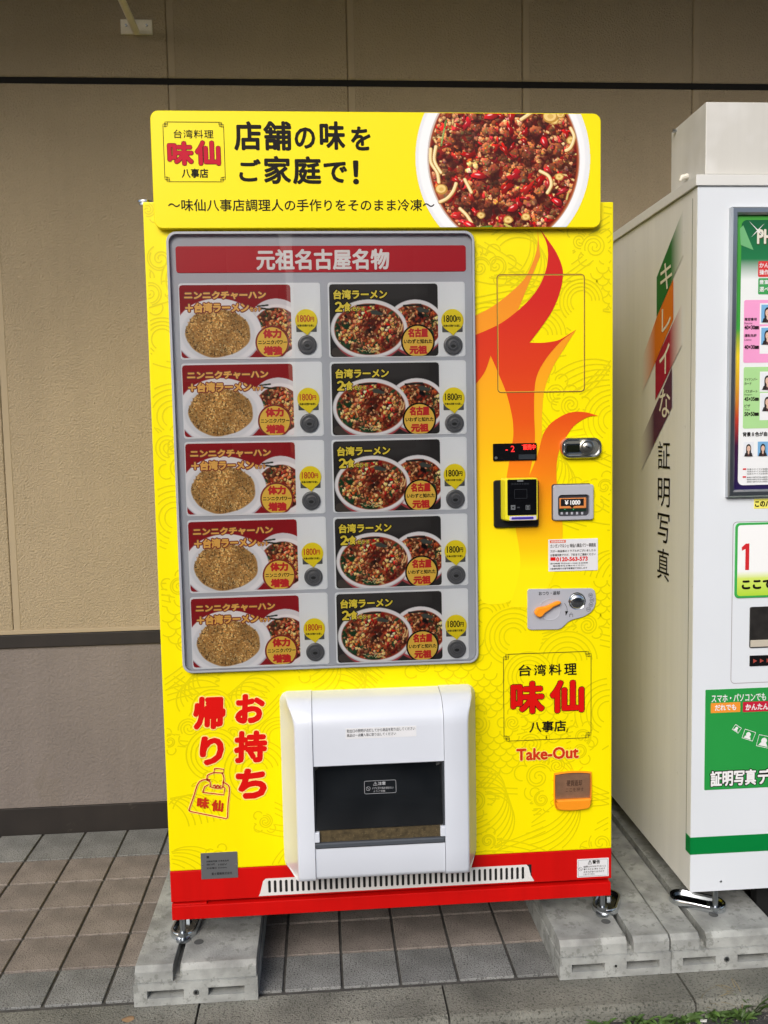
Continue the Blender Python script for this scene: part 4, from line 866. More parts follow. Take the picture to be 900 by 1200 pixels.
# ------------------------------------------------------------------ payment devices
def build_devices():
    # temperature display
    a = box(577.8, 519.5, 629, 539.7, -.004); D = obj('status_display', MB().prism(rrect(*a, .0025), -.0045, -.001, .0008), mat('gloss_black', (16, 16, 18), .08, lin_=(.006, .006, .007)), VM)
    Yd = -.0048; led = mat('led_red', (255, 40, 30), .5, emit=1.3); mb = MB()
    pt_text(mb, '- 2', (592.5, 522.5, 603, 529.5), Yd, .01)
    mb2 = MB(); pt_text(mb2, '販売中', (613.3, 520.8, 627.2, 526.8), Yd, .035); mb2.flat(circ(*onY(612, 521.8, Yd), .0009, 8), Yd)
    obj('temperature_digits', mb, mat('led_red_dim', (225, 30, 30), .5, emit=.8), D); obj('on_sale_lamp', mb2, led, D)
    obj('lower_tint', MB().prism(rrect(*box(608, 532.5, 627.5, 538, Yd), .0005), Yd, Yd+.0003, 0), mat('tint_slate', (44, 50, 56), .3), D)
    obj('sensor_dot', MB().prism(circ(*onY(581.3, 536.6, Yd), .0032, 16), Yd-.0005, Yd+.0003, .0003), mat('sensor_grey', (90, 92, 94), .4), D)
    # lock handle
    b = box(656.6, 512.5, 704.6, 537.2, -.004); x0, z0, x1, z1 = b; h_ = (z1-z0)
    Lk = MB(); r0 = rrect(x0, z0, x1, z1, h_*.42, 10)
    Lk.grid([[(x, y, z) for x, z in inset(ccw(r0), d)] for d, y in ((0, 0), (0, -.008), (.0018, -.0115), (.0042, -.0115), (.0062, -.0085), (.0075, -.0080))], close=True)
    L = obj('lock_handle', Lk, mat('satin_chrome', (206, 208, 206), .24, 1.0), VM, smooth=True)
    obj('lock_bed', MB().prism(inset(ccw(r0), .0065), -.0078, -.0030, 0), mat('dark_chrome', (120, 116, 96), .38, 1.0, lin_=(.50, .49, .42)), L)
    p_ = box(661.5, 519.8, 684, 531.5, -.010); obj('pull_grip', MB().prism(rrect(*p_, .004), -.0115, -.0078, .0012), CHROME, L)
    q_ = box(664, 521.6, 679, 529.8, -.0115); obj('grip_recess', MB().prism(rrect(*q_, .003), -.0121, -.0112, 0), mat('recess_chrome_dark', (70, 74, 50), .25, 1.0, lin_=(.12, .13, .07)), L)
    kx, kz = onY(688.3, 524, -.014); mb = MB(); kr = .0165
    mb.grid([[(kx+kr*f*math.cos(t*math.pi/14), y, kz+kr*f*math.sin(t*math.pi/14)) for t in range(28)] for f, y in ((1.05, -.008), (1, -.0125), (.86, -.0140), (.80, -.0125), (.62, -.0125), (.58, -.0165), (.50, -.0175), (0.001, -.0175))], close=True)
    obj('lock_cylinder', mb, mat('satin_nickel', (190, 188, 180), .28, 1.0), L, smooth=True)
    obj('keyhole', MB().prism([(kx-.0050, kz+.0012), (kx-.0035, kz+.0032), (kx+.0052, kz-.0012), (kx+.0035, kz-.0032)], -.0180, -.0172, 0), DARK, L)
    # card reader on its black plate
    a = box(578.7, 562.3, 631.3, 618, -.006); obj('reader_plate', MB().prism(rrect(*a, .006), -.008, -.0005, .002), BLACKP, VM)
    YR_ = -.034; c = box(593, 560.3, 630.8, 610.2, YR_); x0, z0, x1, z1 = c
    mb = MB(); r1 = ccw(rrect(x0, z0, x1, z1, .005)); r2 = [(x-.004 if x < (x0+x1)/2 else x-.002, z) for x, z in r1]
    mb.grid([[(x-.002 if x < (x0+x1)/2 else x, -.008, z) for x, z in r2], [(x-.001 if x < (x0+x1)/2 else x, YR_+.004, z) for x, z in r1], [(x, YR_, z) for x, z in inset(r1, .002)]], close=True)
    mb.add([(x, YR_, z) for x, z in inset(r1, .002)], [tuple(range(len(r1)))])
    Rd = obj('card_reader', mb, mat('reader_yellow', (236, 226, 20), .35, lin_=(.80, .72, .02)), VM)
    a = box(594.6, 561.8, 628.7, 603.6, YR_); obj('screen', MB().prism(rrect(*a, .002), YR_-.0018, YR_, .0006), mat('screen_glass', (10, 11, 13), .06, lin_=(.004, .004, .005), coat=.5), Rd)
    Ys = YR_-.0022; mb = MB()
    for u, g in ((601.3, '＊'), (618.6, '日')):
        b = box(u-2.6, 592, u+2.6, 597.3, Ys); obj('icon_tile', MB().flat(rrect(*b, .0008, 2), Ys), mat('icon_grey', (110, 114, 118), .5), Rd); m2 = MB(); put_text(m2, g, (b[0]+.0012, b[1]+.0012, b[2]-.0012, b[3]-.0012), Ys-.0003, .02); obj('icon_mark', m2, INK, Rd)
    m2 = MB(); m2.flat(rrect(*box(606, 562.6, 613.2, 564.4, Ys), .0004, 2), Ys); obj('speaker_slit', m2, mat('icon_grey'), Rd)
    m2 = MB(); m2.ribbon(rrect(*box(603, 573.5, 617.5, 584, Ys), .001, 2), .0005, Ys, closed=True); pt_text(m2, '決済方法を選択', (599, 566, 620, 568), Ys, 0); m2.flat(rrect(*box(606, 594, 609, 595.5, Ys), .0002, 1), Ys); obj('screen_marks', m2, mat('screen_dim', (52, 56, 62), .5), Rd)
    obj('reader_lip', MB().prism(rrect(*box(597.2, 604.6, 628.4, 609.6, YR_), .001), YR_-.0010, YR_, .0003), mat('lip_lilac', (206, 200, 226), .35), Rd); obj('reader_light_bar', MB().prism(rrect(*box(599.3, 605.8, 625, 608.5, YR_), .001), YR_-.0016, YR_-.0009, .0002), mat('bar_indigo', (56, 44, 150), .3, lin_=(.05, .03, .36)), Rd)
    # bill slot
    a = box(648, 568, 695.3, 609.3, -.005); x0, z0, x1, z1 = a
    mb = MB(); r0 = ccw(rrect(x0, z0, x1, z1, .0055)); ih = ccw(rrect(*box(653.5, 579.5, 690.5, 605, -.005), .008))
    mb.grid([[(x, 0, z) for x, z in r0], [(x, -.007, z) for x, z in r0], [(x, -.0085, z) for x, z in inset(r0, .0015)], [(x, -.0085, z) for x, z in ih], [(x, -.001, z) for x, z in inset(ih, .001)]], close=True)
    Bl = obj('bill_acceptor', mb, GREYPL, VM)
    obj('surround', MB().prism(ccw(rrect(x0-.0022, z0-.0012, x1-.004, z1+.0022, .006)), -.003, -.0005, .001), mat('surround_charcoal', (60, 60, 66), .4), Bl)
    i_ = box(654, 580, 690, 604.5, -.002); obj('bed', MB().prism(rrect(*i_, .007), -.0016, -.0006, 0), mat('bed_grey', (150, 152, 160), .5, lin_=(.27, .28, .31)), Bl)
    b = box(655.5, 583.5, 687, 595.8, -.004); obj('orange_band', MB().prism(rrect(*b, .001), -.0050, -.0016, .001), mat('band_orange', (236, 130, 60), .4, lin_=(.70, .24, .06)), Bl)
    b = box(657.3, 584.6, 684.2, 592.8, -.006); lb = obj('price_window', MB().prism(rrect(*b, .0006), -.0056, -.0048, 0), BLACKP, Bl)
    m2 = MB(); pt_text(m2, '￥1000', (662, 586.2, 679.8, 591.3), -.0060, .045); obj('amount', m2, WHITEINK, lb) if False else obj('amount', m2, WHITEINK, Bl)
    x_, z_ = onY(670.5, 594.6, -.006); obj('arrow', MB().flat([(x_-.0045, z_+.003), (x_, z_-.0022), (x_+.0045, z_+.003)], -.0059), INK, Bl)
    obj('bill_slot', MB().prism(rrect(*box(655, 596, 687, 599.3, -.005), .0006), -.0048, -.0016, 0), mat('slot_green_black', (22, 44, 34), .3), Bl)
    for u in (662, 672): obj('slot_lamp', MB().flat(circ(*onY(u, 596.8, -.0051), .0010, 8), -.0051), mat('lamp_green', (40, 190, 100), .5, emit=.8), Bl)
    for u in (657, 663, 669, 675, 681): obj('guide_rib', MB().prism(rrect(*box(u, 600, u+2.6, 603, -.003), .0006), -.0038, -.0016, .0006), GREYPL, Bl)
    # coin panel
    def Q(pts): return [(600+x/7.5, 670+y/7.5) for x, y in pts]
    out = Q([(150, 152), (400, 150), (690, 146), (712, 152), (728, 170), (736, 210), (738, 270), (722, 320), (690, 360), (640, 392), (590, 408), (530, 422), (490, 445), (455, 480), (430, 500), (405, 508), (170, 512), (150, 506), (138, 495), (136, 170)])
    Cp = obj('coin_panel', MB().prism(L2(out, -.004), -.0045, 0, .0010), GREYPL, VM)
    lx, lz = onY(600+333/7.5, 670+332/7.5, -.004); lr = .0245
    mb = MB(); mb.grid([[(lx+r*math.cos(t*math.pi/20), y, lz+r*math.sin(t*math.pi/20)) for t in range(40)] for r, y in ((lr*1.03, -.0046), (lr, -.0054), (lr*.96, -.0050), (lr*.86, -.0047), (.0005, -.0047))], close=True)
    obj('lever_dish', mb, mat('dish_silver', (186, 188, 196), .3, lin_=(.44, .45, .5)), Cp, smooth=True)
    lev = Q([(205, 345), (225, 320), (258, 312), (300, 305), (345, 285), (390, 265), (425, 262), (430, 280), (412, 292), (370, 310), (330, 340), (292, 365), (270, 392), (240, 402), (212, 385), (200, 365)])
    obj('return_lever', MB().prism(L2(smooth_pts(lev, 3, True), -.013), -.015, -.0052, .0024), ORANGE, Cp)
    cx_, cz_ = onY(600+572/7.5, 670+258/7.5, -.004); cr = .0175
    mb = MB(); mb.grid([[(cx_+r*math.cos(t*math.pi/18), y, cz_+r*math.sin(t*math.pi/18)) for t in range(36)] for r, y in ((cr*1.14, -.0046), (cr*1.08, -.0058), (cr, -.0052), (cr*.9, -.0085), (cr*.7, -.0105), (cr*.4, -.0118), (.0004, -.012))], close=True)
    obj('coin_entry', mb, CHROME, Cp, smooth=True); obj('coin_slot', MB().prism(rrect(cx_-.0095, cz_-.0012, cx_+.0095, cz_+.0012, .0008), -.0124, -.010, 0), DARK, Cp)
    mb = MB(); Yc = -.0049
    pt_text(mb, 'おつり・返却', (631.5, 693, 656, 697.3), Yc, .02)
    pts = smooth_pts([onY(600+x/7.5, 670+y/7.5, Yc) for x, y in [(462, 278), (480, 310), (485, 345), (474, 375)]], 5); mb.ribbon(pts, .0009, Yc)
    mb.flat([onY(600+x/7.5, 670+y/7.5, Yc) for x, y in [(468, 345), (494, 348), (472, 388)]], Yc)
    c0 = onY(600+520/7.5, 670+385/7.5, Yc); mb.ribbon([(c0[0]-.0035, c0[1]-.003), (c0[0]-.0035, c0[1]+.003), (c0[0]+.0035, c0[1]+.003), (c0[0]+.0035, c0[1]-.003)], .0011, Yc); mb.ribbon(circ(c0[0], c0[1]+.0045, .002, 10), .0005, Yc, closed=True)
    for (u, v), t_ in zip(((690, 207), (703, 248), (694, 290), (672, 330)), ('500', '100', '50', '10')):
        x_, z_ = onY(600+u/7.5, 670+v/7.5, Yc); mb.ribbon(circ(x_, z_, .0048, 18), .0006, Yc, closed=True); put_text(mb, t_, (x_-.0030, z_-.0018, x_+.0030, z_+.0018), Yc, .01)
    obj('coin_panel_print', mb, INK, Cp)
    # coin return cup
    a = (649.3, 904, 693, 949.5); x0, z0, x1, z1 = box(*a, -.004)
    r0 = ccw([(x0+.002, z0+.012), (x0+.010, z0+.003), ((x0+x1)/2, z0), (x1-.010, z0+.003), (x1-.002, z0+.012), (x1, z0+.03), (x1, z1-.010), (x1-.005, z1-.003), ((x0+x1)/2, z1), (x0+.005, z1-.003), (x0, z1-.010), (x0, z0+.03)]); r0 = smooth_pts(r0, 4, True)
    mb = MB(); mb.grid([[(x, 0, z) for x, z in r0], [(x, -.006, z) for x, z in r0], [(x, -.008, z) for x, z in inset(r0, .0015)], [(x, -.007, z) for x, z in inset(r0, .0022)], [(x, -.001, z) for x, z in inset(r0, .0030)]], close=True)
    Cr = obj('coin_return', mb, ORANGE, VM)
    zs_ = z0+(z1-z0)*.30; r1 = inset(r0, .0028)
    obj('cup_back', MB().prism(r1, -.0012, -.0004, 0), mat('cup_brown', (150, 110, 84), .5, var=.12, vscale=50, lin_=(.52, .38, .28)), Cr)
    low = [(x, min(z, zs_)) for x, z in r1]; up_ = [(x, max(z, zs_+.001)) for x, z in r1]
    obj('cup_lip', MB().prism(low, -.0135, -.0012, .002), ORANGE, Cr)
    obj('flap', MB().prism(up_, -.0055, -.0045, .0002), glass_mat('smoky_brown_flap', (.95, .90, .86), .05, 1.5), Cr)
    m2 = MB(); pt_text(m2, '硬貨返却', (664, 914, 682, 921), -.0060, .01); pt_text(m2, 'ここを押す', (663, 923, 684, 928), -.0060, .0); obj('embossed_print', m2, mat('emboss_brown', (88, 64, 50), .5), Cr)
build_devices()

# =================================================================== PHOTO BOOTH
def build_booth():
    X0, YF, Z0, Z1 = 1.1977, .0262, .1529, 1.8007; X1 = 2.75; YBk = .80
    white = mat('booth_white', (225, 228, 232), .42, var=.035, vscale=2.5, lin_=(.72, .76, .81), spec=.4, spots=(30, .73, (170, 168, 160), .35)); cream = mat('booth_cream_side', (214, 208, 190), .5, var=.03, vscale=2, lin_=(.78, .775, .735), streak=.10, spots=(45, .68, (130, 124, 108), .4))
    B = empty('photo_booth', 'white identity photo booth with green stripe and a framed poster on its front', 'photo booth', ((X0+X1)/2, .4, PZ))
    zc = onY(817.5, 218, YF)[1]
    obj('side_wall', MB().box(X0+.0015, YF+.026, Z0, X0+.025, YBk, zc-.001), cream, B, bevel=.001)
    obj('corner_post', MB().box(X0+.0005, YF+.0005, Z0, X0+.022, YF+.0245, zc-.001), cream, B, bevel=.002)
    obj('front_wall', MB().box(X0+.0008, YF-.001, Z0, X1, YF+.0002, zc-.001), white, B)
    obj('back_wall', MB().box(X0+.026, YBk-.02, Z0, X1, YBk-.001, zc-.002), cream, B)
    obj('floor_pan', MB().box(X0+.026, YF+.03, Z0+.002, X1, YBk-.022, Z0+.03), DARK, B)
    obj('roof_cap', MB().box(X0-.005, YF-.006, zc, X1, YBk+.004, Z1), mat('cap_white', (226, 226, 224), .4, lin_=(.72, .72, .70)), B, bevel=.0015)
    obj('underbooth_shade', MB().box(1.40, .10, PZ*.02, X1, .13, Z0), DARK, B)  # dark box added to stand for the shade under the booth
    # light box on the roof
    tx0, tz0, tz1 = onY(827.0, 160, .0415)[0], Z1+.006, onY(827.5, 119.3, .0415)[1]
    obj('roof_box', MB().box(tx0, .0415, tz0, X1-.1, .235, tz1), mat('roof_box_white', (222, 220, 212), .45, var=.05, vscale=3, lin_=(.68, .67, .64), streak=.1, spots=(2.2, .56, (190, 188, 178), .35)), B, bevel=.002)
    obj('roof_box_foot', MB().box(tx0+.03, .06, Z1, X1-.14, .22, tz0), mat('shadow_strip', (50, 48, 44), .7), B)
    bx, bz = onX(804, 206, tx0-.005); obj('cable_clip', MB().tube([(tx0-.001, bx, bz), (tx0-.016, bx, bz-.004), (tx0-.020, bx, bz-.012)], [.006, .006, .003], 8), mat('clip_white', (220, 216, 205), .5), B, smooth=True)
    bx, bz = onX(786.5, 158.5, tx0); obj('roof_screw', MB().tube([(tx0, bx-.03, bz), (tx0-.008, bx-.03, bz)], .004, 8), STEEL, B)
    # green stripe round the corner
    sz1, sz0 = onY(815, 981, YF)[1], onY(815, 1001, YF)[1]
    grn = mat('stripe_green', (0, 125, 50), .4, lin_=(.0, .20, .04), spec=.3)
    obj('green_stripe', MB().box(X0-.0004, YF-.0019, sz0, X1, YF-.0011, sz1).box(X0-.0006, YF-.0017, sz0, X0+.0004, YF+.0245, sz1), grn, B)
    obj('side_seam', MB().box(X0+.0006, YF+.0248, Z0+.1, X0+.0010, YF+.0262, zc-.02), mat('seam_grey', (110, 106, 92), .6), B)
    # ---- side graphics
    XS = X0+.0009
    def S_(pts): return [onX(u, v, XS) for u, v in pts]
    def band(name, pts, c0, c1, fade_end, Xo):
        p = [onX(u, v, Xo) for u, v in pts]; m = MB().flat(p, Xo, 'X'); ys = [q[0] for q in p]; a, b = min(ys), max(ys)
        side = (224, 223, 218); og = VMo = WO[B].y; lo, hi = a-og, b-og
        st = [(lo, side), (lo+(hi-lo)*.45, c0), (hi, c0)] if fade_end == "near" else [(lo, c0), (hi-(hi-lo)*.45, c0), (hi, side)]
        obj(name, m, gradient_mat(name+'_ink', st, 'Y', .5), B)
    band('green_band', [(800.5, 246), (800.5, 299), (769.5, 371), (769.5, 325)], (10, 105, 40), None, 'near', XS-.0006)
    band('orange_band', [(789, 327), (789, 374), (752.5, 461), (752.5, 420), (769.5, 372)], (214, 112, 22), None, 'far', XS-.0009)
    band('crimson_band', [(799, 356), (799, 404), (768, 469), (768, 424)], (160, 10, 52), None, 'near', XS-.0012)
    band('plum_band', [(787.3, 431), (787.3, 477), (751.5, 551), (751.5, 514)], (84, 40, 68), None, 'far', XS-.0015)
    def side_text(mb, t_, px, Xo, off):
        u0, v0, u1, v1 = px; um, vm = (u0+u1)/2, (v0+v1)/2
        put_text(mb, t_, (onX(u0, vm, Xo)[0], onX(um, v1, Xo)[1], onX(u1, vm, Xo)[0], onX(um, v0, Xo)[1]), Xo, off, axis='X')
    for t_, px in (('キ', (774, 308, 787.5, 339)), ('レ', (775.5, 361, 786, 388)), ('イ', (772.7, 403, 784.5, 438)), ('な', (772.5, 456, 785, 489))): mb = MB(); side_text(mb, t_, px, XS-.0018, .006); obj('side_white_character', mb, mat('cream_ink', (225, 220, 200), .5), B)
    mb = MB()
    for t_, px in (('証', (770.8, 517, 785.2, 550)), ('明', (770.8, 560, 784.8, 594)), ('写', (770.5, 602, 784.5, 636)), ('真', (770.2, 643, 784, 680))): side_text(mb, t_, px, XS-.0006, .0)
    obj('side_black_lettering', mb, INK, B)
    # ---- poster in an aluminium frame
    YP = YF-.0012; px0, pz1 = onY(854.5, 244, YP); _, pz0 = onY(851, 582.5, YP); px1 = px0+.72
    fr = MB(); o_ = [(px0, pz0), (px1, pz0), (px1, pz1), (px0, pz1)]; fw_ = .0165
    i_ = [(px0+fw_, pz0+fw_), (px1-fw_, pz0+fw_), (px1-fw_, pz1-fw_), (px0+fw_, pz1-fw_)]
    fr.grid([[(x, YP, z) for x, z in o_], [(x, YP-.012, z) for x, z in o_], [(x, YP-.015, z) for x, z in inset(o_, .003)], [(x, YP-.015, z) for x, z in inset(o_, .012)], [(x, YP-.009, z) for x, z in i_], [(x, YP-.003, z) for x, z in i_]], close=True)
    F = obj('poster_frame', fr, mat('aluminium', (190, 194, 198), .28, 1.0, var=.08, vscale=10), B)
    YQ = YP-.004; og = WO[B].z
    gA, gB = i_[0][1], i_[2][1]
    obj('poster_sheet', MB().flat(i_, YQ), gradient_mat('poster_border_ink', [(gA-og, (34, 24, 76)), (gA-og+.10, (60, 20, 60)), (gA-og+.16, (190, 60, 40)), (gA-og+.30, (240, 210, 40)), (gA-og+.36, (60, 160, 60)), (gB-og, (70, 160, 60))]), F)
    Y1, Y2, Y3 = YQ-.0005, YQ-.0009, YQ-.0013
    ix0, ix1 = i_[0][0]+.0105, i_[1][0]-.0105
    pw = (ix0, i_[0][1]+.010, ix1, i_[2][1]-.010)
    obj('poster_field', MB().flat(rrect(*pw, .012), Y1), gradient_mat('poster_field_ink', [(pw[1]-og, (238, 240, 242)), (pw[3]-og-.13, (236, 240, 240)), (pw[3]-og-.085, (30, 120, 70)), (pw[3]-og, (10, 92, 52))]), F)
    def prect(name, u0, v0, u1, v1, m, r=.003, Y=Y2, X=None):
        b = box(u0, v0, u1, v1, Y); return obj(name, MB().flat(rrect(b[0], b[1], X if X else b[2], b[3], r), Y), m, F)
    mb = MB(); b0 = onY(868.5, 293, Y2); r_ = .16
    mb.flat([onY(867, 268, Y2), onY(871, 264, Y2), onY(883, 293, Y2), onY(868, 287, Y2)], Y2); obj('poster_facet', mb, mat('facet_green', (110, 180, 120), .5), F)
    mb = MB(); sx_, sz_ = onY(888, 270, Y3); 
    for a, l in ((.785, .022), (2.356, .030), (3.927, .022), (5.5, .026)): mb.flat([(sx_+.0012*math.cos(a+1.57), sz_+.0012*math.sin(a+1.57)), (sx_+l*math.cos(a), sz_+l*math.sin(a)), (sx_-.0012*math.cos(a+1.57), sz_-.0012*math.sin(a+1.57))], Y3-a*.00002)
    obj('poster_sparkle', mb, WHITEINK, F)
    h1 = onY(887.5, 286, Y2); hb = onY(890, 269.5, Y2)[1]
    mb = MB(); put_text(mb, 'PHOTO', (h1[0]+.001, h1[1], h1[0]+.105, hb), Y2, .05); obj('poster_title_edge', mb, mat('title_brown', (90, 70, 40), .4), F)
    mb = MB(); put_text(mb, 'PHOTO', (h1[0], h1[1]+.001, h1[0]+.104, hb+.001), Y3, .03); obj('poster_title', mb, mat('title_silver', (226, 222, 206), .35), F)
    cr_ = mat('panel_red', (214, 50, 52), .4); cg_ = mat('panel_green', (60, 160, 84), .4)
    prect('red_note', 888.5, 306, 900, 324.5, cr_, X=px1-.06); prect('green_note', 888.5, 326, 900, 345, cg_, X=px1-.06)
    mb = MB()
    def fl(t_, u, v0, v1, wd, off=.02, Y=Y3): z0_, z1_ = onY(u, v1, Y)[1], onY(u, v0, Y)[1]; x_ = onY(u, (v0+v1)/2, Y)[0]; put_text(mb, t_, (x_, z0_, x_+wd, z1_), Y, off)
    fl('かんたん', 890, 308, 313.5, .045); fl('操作で安心', 890, 316, 322, .055); fl('豊富な機能', 890, 328, 333, .055); fl('選べる背景', 890, 336, 342, .055)
    obj('note_lettering', mb, WHITEINK, F)
    prect('pink_section', 871.5, 351.5, 900, 425, mat('section_pink', (242, 160, 208), .4), .004, X=px1-.05); prect('green_section', 871, 430, 900, 502, mat('section_green', (172, 220, 150), .4), .004, X=px1-.05)
    mb = MB()
    for t_, v0, v1, wd, o_ in (('履歴書用', 372.5, 376, .028, .02), ('Resume', 377.5, 380, .018, .0), ('40×30㎜', 381.5, 386, .033, .04), ('運転免許', 391.5, 395, .028, .02), ('License', 397, 399.3, .016, .0), ('40×30㎜', 404.5, 409, .033, .04),
                           ('マイナンバー', 443, 446.3, .030, .02), ('カード', 448, 451.3, .016, .02), ('パスポート', 457, 460.3, .030, .02), ('Passport', 461.5, 464, .018, 0), ('45×35㎜', 465.5, 469.8, .033, .04), ('ビザ', 474, 477.5, .013, .02), ('Visa', 479, 481.2, .012, 0), ('50×50㎜', 483, 487.5, .033, .04)):
        fl(t_, 872.5, v0, v1, wd, o_)
    fl('背景８色が自由に選べます', 870.5, 506.5, 511.5, .115, .03)
    for k in range(3): fl('写真のサイズは各提出先でご確認ください', 875.5, 549+k*2.7, 551+k*2.7, .10, 0)
    for k in range(3): fl('機械の操作方法は画面の案内に従ってください', 875.2, 558.5+k*2.6, 560.4+k*2.6, .10, 0)
    obj('poster_lettering', mb, INK, F)
    prect('red_tab', 870.5, 548.8, 874.5, 550.6, cr_, .0005, Y3); prect('red_tab', 870.3, 558, 874.3, 559.8, cr_, .0005, Y3)
    # little sample portraits
    bgs = [mat('portrait_white', (230, 234, 240), .4), mat('portrait_blue', (120, 176, 220), .4), mat('portrait_grey', (196, 196, 200), .4)]
    skin = mat('portrait_skin', (228, 190, 168), .5); hair = mat('portrait_hair', (34, 26, 26), .5)
    def portrait(x0, z0, w_, h_, bgm, Y):
        f = obj('sample_portrait', MB().flat([(x0, z0), (x0+w_, z0), (x0+w_, z0+h_), (x0, z0+h_)], Y), bgm, F); cx_ = x0+w_/2
        m = MB().flat([(x0+w_*.08, z0), (x0+w_*.92, z0), (x0+w_*.82, z0+h_*.22), (cx_+w_*.14, z0+h_*.30), (cx_-w_*.14, z0+h_*.30), (x0+w_*.18, z0+h_*.22)], Y-.0003); m.flat(circ(cx_, z0+h_*.58, w_*.25, 18, h_*.27), Y-.0003001); m.flat([(cx_-w_*.24, z0+h_*.26), (cx_+w_*.24, z0+h_*.26), (cx_+w_*.25, z0+h_*.58), (cx_-w_*.25, z0+h_*.58)], Y-.00032)
        obj('hair_and_jacket', m, hair, F)
        m = MB().flat(circ(cx_, z0+h_*.53, w_*.175, 18, h_*.20), Y-.0006); m.flat([(cx_-w_*.08, z0+h_*.22), (cx_, z0+h_*.12), (cx_+w_*.08, z0+h_*.22), (cx_+w_*.07, z0+h_*.38), (cx_-w_*.07, z0+h_*.38)], Y-.00062); obj('face', m, skin, F)
        m = MB().flat([(cx_-w_*.10, z0), (cx_+w_*.10, z0), (cx_+w_*.1, z0+h_*.1), (cx_, z0+h_*.14), (cx_-w_*.1, z0+h_*.1)], Y-.0008)
        m.flat(circ(cx_-w_*.07, z0+h_*.55, w_*.02, 6), Y-.0009); m.flat(circ(cx_+w_*.07, z0+h_*.55, w_*.02, 6), Y-.0009); m.flat([(cx_-w_*.05, z0+h_*.44), (cx_+w_*.05, z0+h_*.44), (cx_, z0+h_*.425)], Y-.0009)
        obj('collar_and_features', m, mat('portrait_marks', (90, 50, 50), .5), F)
    for (v0, v1, k) in ((357, 378, 1), (384, 404, 1), (437, 457, 2), (462, 482, 2)):
        z1_, z0_ = onY(893, v0, Y3)[1], onY(893, v1, Y3)[1]; x_ = onY(892, (v0+v1)/2, Y3)[0]
        obj('portrait_card', MB().flat([(x_-.003, z0_-.004-(.016 if k == 1 and v0 > 380 or v0 > 460 else 0)), (x_+.095, z0_-.004-(.016 if k == 1 and v0 > 380 or v0 > 460 else 0)), (x_+.095, z1_+.003), (x_-.003, z1_+.003)], Y2-.0001), mat('card_white', (238, 240, 242), .4), F)
        for q in range(3): portrait(x_+q*.032, z0_, .029, z1_-z0_, bgs[k if k == 1 else 0], Y3-.0002)
    for q in range(6):
        x_, z0_ = onY(871, 535, Y3); portrait(x_+q*.0335, z0_, .024, .033, bgs[q % 2], Y3-.0002)
    # yellow note under the poster
    b = box(883.5, 584.5, 900, 596, YF-.0016); obj('yellow_note', MB().flat([(b[0], b[1]), (b[0]+.20, b[1]), (b[0]+.20, b[3]), (b[0], b[3])], YF-.0016), mat('note_yellow', (244, 236, 110), .4), B)
    mb = MB(); put_text(mb, 'このパネルに触れてください', (b[0]+.003, b[1]+.004, b[0]+.17, b[3]-.004), YF-.0020, .05); obj('yellow_note_lettering', mb, INK, B)
    # guide panel (its mascot is left out), print slot, arrow lamps
    Yg = YF-.0016; g0 = onY(860.5, 701, Yg); g1 = onY(861.5, 613, Yg)
    gp = obj('guide_panel', MB().prism(rrect(g0[0], g0[1], g0[0]+.30, g1[1], .010), Yg-.002, YF-.0010, .0006), mat('guide_green', (60, 170, 80), .4), B)
    obj('guide_field', MB().flat(rrect(g0[0]+.005, g0[1]+.005, g0[0]+.295, g1[1]-.005, .007), Yg-.0025), gradient_mat('guide_field_ink', [(g0[1]-og, (170, 214, 50)), (g0[1]-og+.045, (214, 232, 110)), (g0[1]-og+.062, (244, 246, 246)), (g1[1]-og, (246, 247, 248))]), gp)
    mb = MB(); a = box(869, 637, 878, 668, Yg-.003); ww, hh = a[2]-a[0], a[3]-a[1]; mb.flat([(a[0]+ww*.5, a[1]), (a[2], a[1]), (a[2], a[3]), (a[0]+ww*.55, a[3]), (a[0], a[3]-hh*.14), (a[0]+ww*.04, a[3]-hh*.27), (a[0]+ww*.5, a[3]-hh*.2)], Yg-.003); obj('guide_numeral', mb, mat('numeral_red', (205, 36, 44), .4), gp)
    mb = MB(); a = box(870, 679, 884.5, 690.5, Yg-.003); put_text(mb, 'ここで確認', (a[0], a[1], a[0]+.125, a[3]), Yg-.003, .06); obj('guide_lettering', mb, INK, gp)
    pl = onY(856.5, 801, Yg); pt_ = onY(857.5, 612, Yg); mb = MB(); mb.ribbon(rrect(pl[0], pl[1], pl[0]+.34, pt_[1], .009), .0014, YF-.0013, closed=True); obj('control_panel_seam', mb, mat('seam_mauve', (150, 140, 146), .5), B)
    a = box(878.5, 711, 900, 759, YF-.002); obj('print_slot', MB().prism(rrect(a[0], a[1], a[0]+.16, a[3], .004), YF-.004, YF-.001, .001), mat('slot_black', (44, 40, 38), .35, var=.3, vscale=60, lin_=(.022, .020, .019)), B)
    a = box(879.5, 750, 900, 758, YF-.005); obj('slot_tray', MB().prism(rrect(a[0], a[1], a[0]+.15, a[3], .001), YF-.006, YF-.0042, .0008), mat('tray_beige', (196, 188, 172), .4), B)
    a = box(878.5, 768, 900, 780.5, YF-.002); obj('arrow_display', MB().prism(rrect(a[0], a[1], a[0]+.20, a[3], .001), YF-.003, YF-.001, .0005), mat('gloss_black'), B)
    for k in range(4):
        x_ = a[0]+.008+k*.016; zc_ = (a[1]+a[3])/2; obj('arrow_lamp', MB().flat([(x_, zc_-.005), (x_+.009, zc_), (x_, zc_+.005)], YF-.0034), mat('arrow_red', (150, 60, 50), .5, emit=.15), B)
    # green data service sign
    Ys = YF-.0016; a0 = onY(825.3, 926, Ys); a1 = onY(826.5, 808.5, Ys)
    sg = obj('service_sign', MB().prism(rrect(a0[0], a0[1], a0[0]+.42, a1[1], .002), Ys-.0006, YF-.0010, .0003), mat('sign_green', (40, 160, 60), .4, lin_=(.018, .30, .055)), B)
